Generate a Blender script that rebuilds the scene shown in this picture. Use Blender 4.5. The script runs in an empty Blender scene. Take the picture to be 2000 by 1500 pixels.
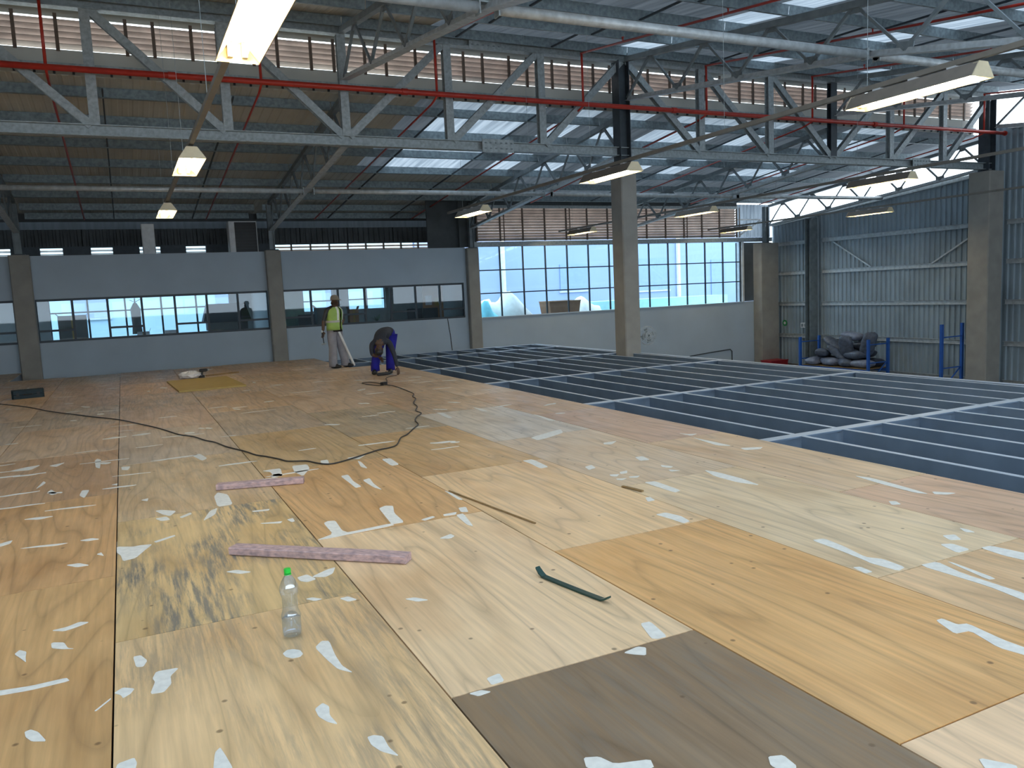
import bpy, bmesh, math, random
from mathutils import Vector, Matrix
random.seed(7)
scene = bpy.context.scene
C = scene.collection

# ------------------------------------------------------------------ camera
cam_d = bpy.data.cameras.new('camera')
cam = bpy.data.objects.new('camera', cam_d)
C.objects.link(cam)
cam_d.sensor_width = 36.0
cam_d.lens = 28.026
cam_d.clip_start = 0.05
cam_d.clip_end = 300
cam.matrix_world = Matrix(((0.897672, 0.091843, -0.430987, 0.0),
                           (-0.438243, 0.083678, -0.894953, 0.0),
                           (-0.046131, 0.992251, 0.115365, 1.61),
                           (0, 0, 0, 1)))
scene.camera = cam

# ------------------------------------------------------------------ sky, exposure
world = bpy.data.worlds.new('overcast_sky')
scene.world = world
world.use_nodes = True
bg = world.node_tree.nodes['Background']
bg.inputs[0].default_value = (0.80, 0.91, 1.0, 1)
bg.inputs[1].default_value = 4.0
vs = scene.view_settings
vs.view_transform = 'Standard'
vs.look = 'None'
vs.exposure = 0.0
vs.gamma = 1.0
vs.use_curve_mapping = False
scene.cycles.max_bounces = 8
scene.cycles.diffuse_bounces = 4
scene.cycles.transparent_max_bounces = 24
scene.cycles.sample_clamp_indirect = 6.0
scene.cycles.caustics_reflective = False
scene.cycles.caustics_refractive = False
scene.cycles.use_denoising = True

# ------------------------------------------------------------------ materials
def newmat(name):
    m = bpy.data.materials.new(name)
    m.use_nodes = True
    nt = m.node_tree
    return m, nt, nt.nodes['Principled BSDF']

def mat(name, col, rough=0.6, metal=0.0, var=0.12, scale=6.0, bump=0.0, stretch=(1, 1, 1), dirt=None, emit=None, spec=0.5):
    m, nt, p = newmat(name)
    N, L = nt.nodes.new, nt.links.new
    p.inputs['Roughness'].default_value = rough
    p.inputs['Metallic'].default_value = metal
    p.inputs['Specular IOR Level'].default_value = spec
    tc = N('ShaderNodeTexCoord'); mp = N('ShaderNodeMapping'); no = N('ShaderNodeTexNoise'); cr = N('ShaderNodeValToRGB')
    mp.inputs['Scale'].default_value = stretch
    no.inputs['Scale'].default_value = scale; no.inputs['Detail'].default_value = 5
    L(tc.outputs['Object'], mp.inputs[0]); L(mp.outputs[0], no.inputs['Vector']); L(no.outputs[0], cr.inputs[0])
    lo = dirt if dirt else tuple(max(0, c * (1 - var)) for c in col)
    hi = tuple(min(1, c * (1 + var * .6)) for c in col)
    cr.color_ramp.elements[0].position = 0.3; cr.color_ramp.elements[1].position = 0.65
    cr.color_ramp.elements[0].color = (*lo, 1); cr.color_ramp.elements[1].color = (*hi, 1)
    L(cr.outputs[0], p.inputs['Base Color'])
    if bump:
        b = N('ShaderNodeBump'); b.inputs['Strength'].default_value = bump; b.inputs['Distance'].default_value = 0.01
        L(no.outputs[0], b.inputs['Height']); L(b.outputs[0], p.inputs['Normal'])
    if emit:
        p.inputs['Emission Color'].default_value = (*emit[:3], 1); p.inputs['Emission Strength'].default_value = emit[3]
    return m

def ply_material():
    m, nt, p = newmat('plywood')
    N, L = nt.nodes.new, nt.links.new
    tc = N('ShaderNodeTexCoord'); oi = N('ShaderNodeObjectInfo')
    off = N('ShaderNodeVectorMath'); off.operation = 'SCALE'; off.inputs[0].default_value = (37, 19, 11)
    L(oi.outputs['Random'], off.inputs['Scale'])
    add = N('ShaderNodeVectorMath'); add.operation = 'ADD'
    L(tc.outputs['Object'], add.inputs[0]); L(off.outputs[0], add.inputs[1])
    def scaled(v):
        mp = N('ShaderNodeVectorMath'); mp.operation = 'MULTIPLY'; mp.inputs[1].default_value = v
        L(add.outputs[0], mp.inputs[0]); return mp.outputs[0]
    def noise(vec, scale, detail, rough=.55):
        n = N('ShaderNodeTexNoise'); n.inputs['Scale'].default_value = scale; n.inputs['Detail'].default_value = detail
        n.inputs['Roughness'].default_value = rough
        L(vec, n.inputs['Vector']); return n.outputs[0]
    def math_(op, a, b):
        n = N('ShaderNodeMath'); n.operation = op
        for i, v in enumerate((a, b)):
            if isinstance(v, (int, float)): n.inputs[i].default_value = v
            else: L(v, n.inputs[i])
        return n.outputs[0]
    def ramp(v, stops):
        r = N('ShaderNodeValToRGB'); e = r.color_ramp.elements
        while len(e) < len(stops): e.new(.5)
        for i, (pos, c) in enumerate(stops):
            e[i].position = pos; e[i].color = (c, c, c, 1) if isinstance(c, (int, float)) else (*c, 1)
        L(v, r.inputs[0]); return r.outputs[0]
    # growth ring contours: a stretched noise field, cut into bands
    field = noise(scaled((1.5, .2, 1)), 1.5, 1.2, .4)
    fx = N('ShaderNodeSeparateXYZ'); L(add.outputs[0], fx.inputs[0])
    ring = math_('ADD', math_('MULTIPLY', field, 11.0), math_('MULTIPLY', fx.outputs[0], 3.0))
    ring = math_('FRACT', ring, 0)
    ringc = ramp(ring, [(0, .75), (.08, .93), (.45, 1.04), (.85, .99), (1, .80)])
    grain = ramp(noise(scaled((38, 1.6, 1)), 1.0, 4), [(.3, .84), (.68, 1.07)])
    blot = ramp(noise(scaled((1.3, .6, 1)), 1.4, 3), [(.3, (.86, .80, .74)), (.5, (1, 1, 1)), (.72, (1.05, 1.06, 1.10))])
    def mul(a, b):
        x = N('ShaderNodeMix'); x.data_type = 'RGBA'; x.blend_type = 'MULTIPLY'; x.inputs[0].default_value = 1
        L(a, x.inputs[6]); L(b, x.inputs[7]); return x.outputs[2]
    col = mul(mul(mul(oi.outputs['Color'], ringc), grain), blot)
    # grey weathered streaks (how many, from the object's alpha)
    st = math_('MULTIPLY', ramp(noise(scaled((34, 2.6, 1)), 1.0, 5, .7), [(.42, 0), (.60, 1)]),
               ramp(noise(scaled((2.1, 1.3, 1)), 1.0, 2), [(.36, 0), (.60, 1)]))
    st = math_('MULTIPLY', st, math_('SUBTRACT', 1.0, oi.outputs['Alpha']))
    mx = N('ShaderNodeMix'); mx.data_type = 'RGBA'; L(st, mx.inputs[0]); L(col, mx.inputs[6]); mx.inputs[7].default_value = (.20, .19, .165, 1)
    # knots and screw holes
    vo = N('ShaderNodeTexVoronoi'); vo.inputs['Scale'].default_value = 5.5; L(scaled((1, 1, 0)), vo.inputs['Vector'])
    kn = ramp(vo.outputs['Distance'], [(0.0, 1), (.05, .9), (.085, 0)])
    kn = math_('MULTIPLY', kn, .75)
    m2 = N('ShaderNodeMix'); m2.data_type = 'RGBA'; L(kn, m2.inputs[0]); L(mx.outputs[2], m2.inputs[6]); m2.inputs[7].default_value = (.12, .065, .03, 1)
    L(m2.outputs[2], p.inputs['Base Color'])
    L(ramp(noise(scaled((3, 1.2, 1)), 2.0, 3), [(.3, .34), (.7, .55)]), p.inputs['Roughness'])
    p.inputs['Specular IOR Level'].default_value = .45
    b = N('ShaderNodeBump'); b.inputs['Strength'].default_value = .12; b.inputs['Distance'].default_value = .004
    L(noise(scaled((30, 2.5, 1)), 1, 3), b.inputs['Height']); L(b.outputs[0], p.inputs['Normal'])
    return m

def glass_mat(name, tint, refl=0.04):
    m = bpy.data.materials.new(name); m.use_nodes = True
    nt = m.node_tree; nt.nodes.clear(); N, L = nt.nodes.new, nt.links.new
    o = N('ShaderNodeOutputMaterial'); mx = N('ShaderNodeMixShader'); t = N('ShaderNodeBsdfTransparent'); g = N('ShaderNodeBsdfGlossy'); lw = N('ShaderNodeLayerWeight'); pw = N('ShaderNodeMath'); f = N('ShaderNodeMath')
    pw.operation = 'POWER'; pw.inputs[1].default_value = 4.0; f.operation = 'MULTIPLY_ADD'; f.inputs[1].default_value = .7; f.inputs[2].default_value = refl
    L(lw.outputs['Facing'], pw.inputs[0]); L(pw.outputs[0], f.inputs[0])
    t.inputs[0].default_value = (*tint, 1); g.inputs['Roughness'].default_value = .02; g.inputs[0].default_value = (.9, .95, 1, 1)
    L(f.outputs[0], mx.inputs[0]); L(t.outputs[0], mx.inputs[1]); L(g.outputs[0], mx.inputs[2]); L(mx.outputs[0], o.inputs[0])
    return m

def skylight_mat(k=1.0, name='translucent_sheet'):
    m = bpy.data.materials.new(name); m.use_nodes = True
    nt = m.node_tree; nt.nodes.clear(); N, L = nt.nodes.new, nt.links.new
    o = N('ShaderNodeOutputMaterial'); mx = N('ShaderNodeMixShader'); t = N('ShaderNodeBsdfTranslucent'); d = N('ShaderNodeBsdfDiffuse')
    tc = N('ShaderNodeTexCoord'); mp = N('ShaderNodeMapping'); no = N('ShaderNodeTexNoise'); cr = N('ShaderNodeValToRGB')
    mp.inputs['Scale'].default_value = (9, .5, 1); no.inputs['Scale'].default_value = 1; no.inputs['Detail'].default_value = 4
    cr.color_ramp.elements[0].position = .35; cr.color_ramp.elements[1].position = .65
    cr.color_ramp.elements[0].color = (.13 * k, .155 * k, .18 * k, 1); cr.color_ramp.elements[1].color = (.24 * k, .27 * k, .30 * k, 1)
    L(tc.outputs['Object'], mp.inputs[0]); L(mp.outputs[0], no.inputs['Vector']); L(no.outputs[0], cr.inputs[0]); L(cr.outputs[0], t.inputs[0])
    d.inputs[0].default_value = (.35, .38, .41, 1); mx.inputs[0].default_value = .4
    L(t.outputs[0], mx.inputs[1]); L(d.outputs[0], mx.inputs[2]); L(mx.outputs[0], o.inputs[0])
    return m

def emit_mat(name, col, s):
    m = bpy.data.materials.new(name); m.use_nodes = True
    nt = m.node_tree; nt.nodes.clear(); N, L = nt.nodes.new, nt.links.new
    o = N('ShaderNodeOutputMaterial'); e = N('ShaderNodeEmission'); e.inputs[0].default_value = (*col, 1); e.inputs[1].default_value = s
    L(e.outputs[0], o.inputs[0]); return m

M = {}
M['ply'] = ply_material()
M['ply_edge'] = mat('plywood_edge', (.40, .27, .13), .8)
M['filler'] = mat('wood_filler', (.80, .79, .74), .8, scale=25, var=.1)
M['galv'] = mat('galvanised_steel', (.38, .43, .45), .5, .2, var=.25, scale=14)
M['galv_light'] = mat('bright_galvanised_steel', (.56, .60, .62), .42, .25, var=.2, scale=10)
M['truss'] = mat('grey_painted_steel', (.22, .26, .28), .55, .1, var=.2, scale=5)
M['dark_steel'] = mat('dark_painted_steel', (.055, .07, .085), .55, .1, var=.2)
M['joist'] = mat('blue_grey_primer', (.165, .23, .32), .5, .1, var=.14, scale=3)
M['joist_lit'] = mat('lit_grey_primer', (.50, .58, .68), .5, .1, var=.12, scale=4)  # lighter copy of the primer: light on the upper flanges put into colour
M['concrete'] = mat('concrete', (.35, .335, .305), .85, var=.12, scale=2.5, bump=.25)
M['slab'] = mat('concrete_slab', (.22, .22, .21), .8, var=.25, scale=1.2)
M['white_wall'] = mat('painted_plaster', (.48, .57, .66), .8, var=.07, scale=.7)
M['clad'] = mat('corrugated_cladding', (.34, .42, .48), .5, .2, var=.22, scale=1.1, stretch=(1, 1, .6))
M['roof'] = mat('roof_sheet', (.60, .595, .545), .65, .0, var=.08, scale=1.2)
M['purlin'] = mat('purlin_steel', (.25, .31, .34), .5, .2, var=.3, scale=14)
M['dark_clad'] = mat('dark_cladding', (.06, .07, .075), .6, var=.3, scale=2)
M['skylight'] = skylight_mat(1.3)
M['roof_glow'] = skylight_mat(.22, 'glow_roof_sheet')  # faint translucency makes ordinary roof sheets glow as if lit
M['slit'] = skylight_mat(.6, 'dusty_translucent_strip')
M['skylight_fill'] = skylight_mat(2.6, 'fill_light_sheet')  # extra-bright sheets for the unseen near roof, added to light the floor
M['red'] = mat('red_pipe_paint', (.50, .035, .02), .4, var=.15)
M['louver'] = mat('brown_louver', (.50, .41, .36), .6, var=.2, scale=3)
M['louver_post'] = mat('louver_post', (.15, .105, .08), .6)
M['frame'] = mat('dark_window_frame', (.035, .05, .065), .45, .2)
M['white_frame'] = mat('white_frame', (.72, .75, .77), .5)
M['glass'] = glass_mat('window_glass', (.88, .93, .96))
M['film'] = glass_mat('pale_blue_glass', (.78, .89, .97))
M['conduit'] = mat('conduit_paint', (.24, .225, .20), .5, .1)
M['lamp_out'] = mat('lamp_housing', (.20, .165, .13), .5, .1)
M['lamp_white'] = mat('lamp_reflector', (.72, .62, .42), .35)
M['tube'] = emit_mat('fluorescent_tube', (1.0, .82, .50), 72.0)
M['black'] = mat('black_plastic', (.018, .02, .024), .5)
M['teal'] = mat('dark_teal_plastic', (.012, .03, .04), .7)
M['white'] = mat('white_plastic', (.72, .74, .76), .45)
M['blue'] = mat('blue_rack_paint', (.02, .11, .45), .4)
M['crate_red'] = mat('red_plastic', (.40, .02, .03), .45)
M['sack'] = mat('woven_sack', (.11, .135, .19), .42, var=.3, scale=9, bump=.2)
M['sack_pale'] = mat('pale_woven_sack', (.24, .27, .36), .42, var=.25, scale=9, bump=.2)
M['sack_dark'] = mat('dark_woven_sack', (.045, .055, .085), .42, var=.3, scale=9, bump=.2)
M['batten'] = mat('pink_grey_timber', (.52, .36, .35), .75, var=.3, scale=6, stretch=(3.5, 9, 7), dirt=(.30, .23, .25))
M['board'] = mat('yellow_board', (.46, .33, .10), .6, var=.08)
M['strip'] = mat('brown_timber_strip', (.27, .17, .07), .7, stretch=(4, 1, 4))
M['pry'] = mat('dark_green_steel', (.012, .055, .05), .35, .2)
M['pet'] = glass_mat('clear_plastic', (.95, .97, .99), .13)
M['green_cap'] = mat('green_cap', (.02, .62, .06), .35)
M['cable'] = mat('black_cable', (.035, .032, .03), .55)
M['skin'] = mat('brown_skin', (.10, .055, .035), .55)
M['vest'] = mat('hi_vis_vest', (.36, .56, .14), .6, var=.15)
M['tape'] = mat('reflective_tape', (.75, .8, .78), .35)
M['trousers'] = mat('grey_trousers', (.30, .31, .36), .8, var=.15, scale=8)
M['overall'] = mat('royal_blue_trousers', (.012, .012, .30), .8, var=.2, scale=8)
M['navy'] = mat('navy_shirt', (.028, .033, .048), .8, var=.2)
M['cap_cloth'] = mat('khaki_cap', (.24, .21, .17), .8)
M['facade'] = mat('pale_blue_facade', (.38, .46, .66), .8, var=.06, scale=.4)
M['cyan_facade'] = mat('pale_cyan_facade', (.60, .78, .86), .8, var=.06, scale=.4)
M['facade_dark'] = mat('facade_window', (.32, .42, .62), .5, var=.05)
M['tarp'] = mat('white_tarpaulin', (.86, .86, .80), .7, var=.1)
M['tarp_cyan'] = mat('cyan_tarpaulin', (.25, .72, .80), .7, var=.1)
M['carton'] = mat('brown_carton', (.42, .25, .14), .8, var=.1)
M['carton_grey'] = mat('grey_carton', (.21, .21, .20), .8, var=.1)
M['office_wall'] = mat('office_plaster', (.55, .60, .60), .8, var=.06)
M['office_dark'] = mat('office_furniture', (.05, .055, .06), .6)
M['office_green'] = mat('green_panel', (.30, .42, .34), .8)
M['mint'] = mat('mint_roof', (.45, .80, .78), .7, var=.08)
M['bag_white'] = mat('plastic_bag', (.70, .71, .74), .4, var=.15, scale=20)

# ------------------------------------------------------------------ mesh builder
def V(*a): return Vector(a)

class MB:
    def __init__(s): s.v = []; s.f = []; s.m = []
    def add(s, vs_, fs, mi=0):
        b = len(s.v); s.v += [tuple(x) for x in vs_]
        s.f += [tuple(b + i for i in f) for f in fs]; s.m += [mi] * len(fs)
    def box(s, x0, x1, y0, y1, z0, z1, mi=0):
        s.add([(x0, y0, z0), (x1, y0, z0), (x1, y1, z0), (x0, y1, z0), (x0, y0, z1), (x1, y0, z1), (x1, y1, z1), (x0, y1, z1)],
              [(3, 2, 1, 0), (4, 5, 6, 7), (0, 1, 5, 4), (1, 2, 6, 5), (2, 3, 7, 6), (3, 0, 4, 7)], mi); return s
    def axes(s, a, b, up):
        d = (Vector(b) - Vector(a)).normalized(); u = Vector(up)
        if abs(d.dot(u)) > .98: u = Vector((0, 1, 0)) if abs(d.y) < .9 else Vector((1, 0, 0))
        r = d.cross(u).normalized(); u = r.cross(d).normalized(); return d, r, u
    def profile(s, a, b, poly, up=(0, 0, 1), mi=0):
        a, b = Vector(a), Vector(b); d, r, u = s.axes(a, b, up); n = len(poly)
        s.add([p + r * x + u * y for p in (a, b) for x, y in poly],
              [(i, (i + 1) % n, n + (i + 1) % n, n + i) for i in range(n)] + [tuple(range(n - 1, -1, -1)), tuple(range(n, 2 * n))], mi); return s
    def beam(s, a, b, w, h, up=(0, 0, 1), mi=0):
        return s.profile(a, b, [(-w / 2, -h / 2), (w / 2, -h / 2), (w / 2, h / 2), (-w / 2, h / 2)], up, mi)
    def ibeam(s, a, b, w, h, t=.014, up=(0, 0, 1), mi=0):
        W, H, k = w / 2, h / 2, t / 2
        return s.profile(a, b, [(-W, -H), (W, -H), (W, -H + t), (k, -H + t), (k, H - t), (W, H - t), (W, H), (-W, H), (-W, H - t), (-k, H - t), (-k, -H + t), (-W, -H + t)], up, mi)
    def zed(s, a, b, w, h, t=.006, up=(0, 0, 1), mi=0):
        H = h / 2
        return s.profile(a, b, [(0, -H), (w, -H), (w, -H + t), (t, -H + t), (t, H), (-w, H), (-w, H - t), (0, H - t)], up, mi)
    def tube(s, pts, r, n=8, mi=0):
        pts = [Vector(p) for p in pts]; rings = []
        prev = None
        for i, p in enumerate(pts):
            t = (pts[min(i + 1, len(pts) - 1)] - pts[max(i - 1, 0)]).normalized()
            if prev is None:
                u = Vector((0, 0, 1)) if abs(t.z) < .9 else Vector((1, 0, 0))
                prev = t.cross(u).normalized()
            x = (prev - t * prev.dot(t)).normalized(); y = t.cross(x); prev = x
            rr = r[i] if isinstance(r, (list, tuple)) else r
            rings.append([p + (x * math.cos(2 * math.pi * k / n) + y * math.sin(2 * math.pi * k / n)) * rr for k in range(n)])
        fs = []
        for i in range(len(pts) - 1):
            for k in range(n): fs.append((i * n + k, i * n + (k + 1) % n, (i + 1) * n + (k + 1) % n, (i + 1) * n + k))
        fs.append(tuple(range(n - 1, -1, -1))); e = (len(pts) - 1) * n; fs.append(tuple(range(e, e + n)))
        s.add([q for g in rings for q in g], fs, mi); return s
    def lathe(s, prof, c=(0, 0, 0), n=20, mi=0):
        vs_ = [(c[0] + r * math.cos(2 * math.pi * k / n), c[1] + r * math.sin(2 * math.pi * k / n), c[2] + z) for r, z in prof for k in range(n)]
        fs = []
        for i in range(len(prof) - 1):
            for k in range(n): fs.append((i * n + k, i * n + (k + 1) % n, (i + 1) * n + (k + 1) % n, (i + 1) * n + k))
        fs.append(tuple(range(n - 1, -1, -1))); e = (len(prof) - 1) * n; fs.append(tuple(range(e, e + n)))
        s.add(vs_, fs, mi); return s
    def prism(s, poly, z0, z1, mi=0):
        n = len(poly)
        s.add([(x, y, z0) for x, y in poly] + [(x, y, z1) for x, y in poly],
              [tuple(range(n - 1, -1, -1)), tuple(range(n, 2 * n))] + [(i, (i + 1) % n, n + (i + 1) % n, n + i) for i in range(n)], mi); return s
    def ell(s, c, r, n=12, m=8, rot=None, mi=0):
        vs_ = []; c = Vector(c)
        for i in range(m + 1):
            a = math.pi * i / m
            for k in range(n):
                b = 2 * math.pi * k / n
                p = Vector((r[0] * math.sin(a) * math.cos(b), r[1] * math.sin(a) * math.sin(b), r[2] * math.cos(a)))
                if rot: p = rot @ p
                vs_.append(c + p)
        fs = [(i * n + k, (i + 1) * n + k, (i + 1) * n + (k + 1) % n, i * n + (k + 1) % n) for i in range(m) for k in range(n)]
        s.add(vs_, fs, mi); return s
    def mesh(s, name, mats, off=(0, 0, 0), smooth=False):
        me = bpy.data.meshes.new(name)
        me.from_pydata([(a - off[0], b - off[1], c - off[2]) for a, b, c in s.v], [], s.f)
        if not isinstance(mats, (list, tuple)): mats = [mats]
        for k in mats: me.materials.append(M[k] if isinstance(k, str) else k)
        if len(mats) > 1: me.polygons.foreach_set('material_index', s.m)
        if smooth: me.polygons.foreach_set('use_smooth', [True] * len(s.f))
        me.update(); return me
    def build(s, name, mats, parent=None, loc=None, smooth=False, local=False):
        """verts in world coordinates; loc = the object's origin (a top-level mesh), or the parent's origin is used"""
        off = (0, 0, 0)
        if parent is not None and not local: off = worldloc(parent)
        if parent is None and loc is not None: off = loc
        o = bpy.data.objects.new(name, s.mesh(name, mats, off, smooth)); C.objects.link(o)
        if parent is not None: o.parent = parent
        elif loc is not None: o.location = loc
        return o

def worldloc(o):
    l = Vector(o.location)
    while o.parent is not None:
        o = o.parent; l += o.location
    return tuple(l)

def tag(o, label=None, cat=None, group=None, kind=None):
    if label: o['label'] = label
    if cat: o['category'] = cat
    if group: o['group'] = group
    if kind: o['kind'] = kind
    return o

def empty(name, loc=(0, 0, 0), label=None, cat=None, group=None, kind=None, rz=0):
    o = bpy.data.objects.new(name, None); C.objects.link(o); o.location = loc; o.rotation_euler = (0, 0, rz)
    o.empty_display_size = .1
    return tag(o, label, cat, group, kind)

def put(name, me, parent, loc=(0, 0, 0), rot=(0, 0, 0)):
    """another object on shared mesh data, placed in its parent's frame"""
    o = bpy.data.objects.new(name, me); C.objects.link(o); o.parent = parent; o.location = loc; o.rotation_euler = rot
    return o

def B(x0, x1, y0, y1, z0, z1): return MB().box(x0, x1, y0, y1, z0, z1)

# ------------------------------------------------------------------ main dimensions (metres; plywood top is z = 0)
GZ = -2.6                    # warehouse floor
YW = 26.0                    # window wall
YG = 16.35                   # girder line
XR = 25.2                    # right wall
BAYS = [-9.2, -2.4, 4.41, 11.16, 17.99, 24.85]
XL = -9.4
YR = -4.5                    # unseen end behind the camera, left open for light
def back_top(y): return 4.72 + .103 * (26.0 - y)          # truss top chord, window side
def near_top(y): return 6.97 - .14 * (YG - y)             # truss top chord, camera side
YO = 28.8                    # rear wall above the offices
# ================================================================== THE SETTING
# ---- warehouse slab
slab = tag(B(XL - .3, XR + .5, YR, 33.0, GZ - .2, GZ).build('floor_ground', 'slab'), 'dark concrete warehouse floor below the mezzanine', 'floor', kind='structure')

# ---- plywood floor: every sheet its own piece
floor = empty('floor', (0, 0, 0), 'plywood floor of worn sheets with white filler patches', 'floor', kind='structure')
SW, SL, TH, GAP = 1.224, 2.45, .018, .008
full = MB().box(-SW / 2 + GAP / 2, SW / 2 - GAP / 2, -SL / 2 + GAP / 2, SL / 2 - GAP / 2, -TH, 0).mesh('plywood_sheet', ['ply'])
TAN, PALE, ORANGE, BROWN, PINK, GREY = (.60, .40, .20), (.69, .505, .31), (.62, .37, .155), (.205, .155, .11), (.50, .35, .235), (.48, .41, .30)
special = {(0, 4.22): (TAN[0] * .98, .43, .22, .0), (0, 1.77): (.66, .47, .26, .55), (1, 2.87): (.72, .525, .33, 1), (1, .42): (.24, .17, .105, .62),
           (2, 1.77): (*ORANGE, .9), (2, 4.22): (.66, .47, .27, 1), (3, 2.87): (.64, .51, .34, 1), (1, 5.32): (.57, .36, .175, .9), (0, 6.67): (.55, .41, .25, .7),
           (-1, 2.87): (.56, .355, .165, .95), (-1, .42): (.56, .37, .18, .95), (-1, 5.32): (.55, .34, .165, .95), (-1, 7.77): (.50, .33, .195, .9),
           (3, .42): (.62, .43, .25, .8), (2, -.68): (.71, .51, .33, 1), (4, 4.22): (.58, .43, .28, .9), (4, 1.77): (.56, .38, .26, .9),
           (2, 6.67): (.54, .36, .18, .9), (3, 5.32): (.56, .44, .31, .9), (3, 7.77): (.56, .50, .42, .8), (2, 9.12): (.46, .37, .25, .4), (1, 7.77): (.52, .37, .20, .9)}
rnd = random.Random(11)
def sheet(c, y0):
    x0 = -.18 + SW * c; x1 = min(x0 + SW, 5.70)
    ymax = 25.55 if c <= -3 else (18.6 if c == 4 else 22.6)
    a, b = max(y0, -3.2), min(y0 + SL, ymax)
    if b - a < .15: return
    if x1 - x0 > SW - .01 and b - a > SL - .01: me = full
    else:
        w, l = x1 - x0, b - a
        me = MB().box(-w / 2 + GAP / 2, w / 2 - GAP / 2, -l / 2 + GAP / 2, l / 2 - GAP / 2, -TH, 0).mesh('plywood_sheet', ['ply'])
    o = put('plywood_sheet', me, floor, ((x0 + x1) / 2, (a + b) / 2, rnd.uniform(-.0016, 0)))
    k = special.get((c, round(y0, 2)))
    if k is None:
        base = rnd.choice([TAN, PALE, TAN, PINK, GREY, PALE, ORANGE])
        f = rnd.uniform(.9, 1.0)
        if y0 > 9: base = tuple(b * .45 + c_ * .55 for b, c_ in zip(base, (.55, .43, .29)))
        k = (base[0] * f, base[1] * f, base[2] * f * 1.08, rnd.choice([.95, .9, .8, .5]))
    o.color = (min(.86, k[0] * 1.22), min(.8, k[1] * 1.19), k[2] * 1.15, k[3])
for c in range(-8, 5):
    y = (4.22 if c % 2 == 0 else 2.87) - SL * 4
    while y < 26: sheet(c, y); y += SL

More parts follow.
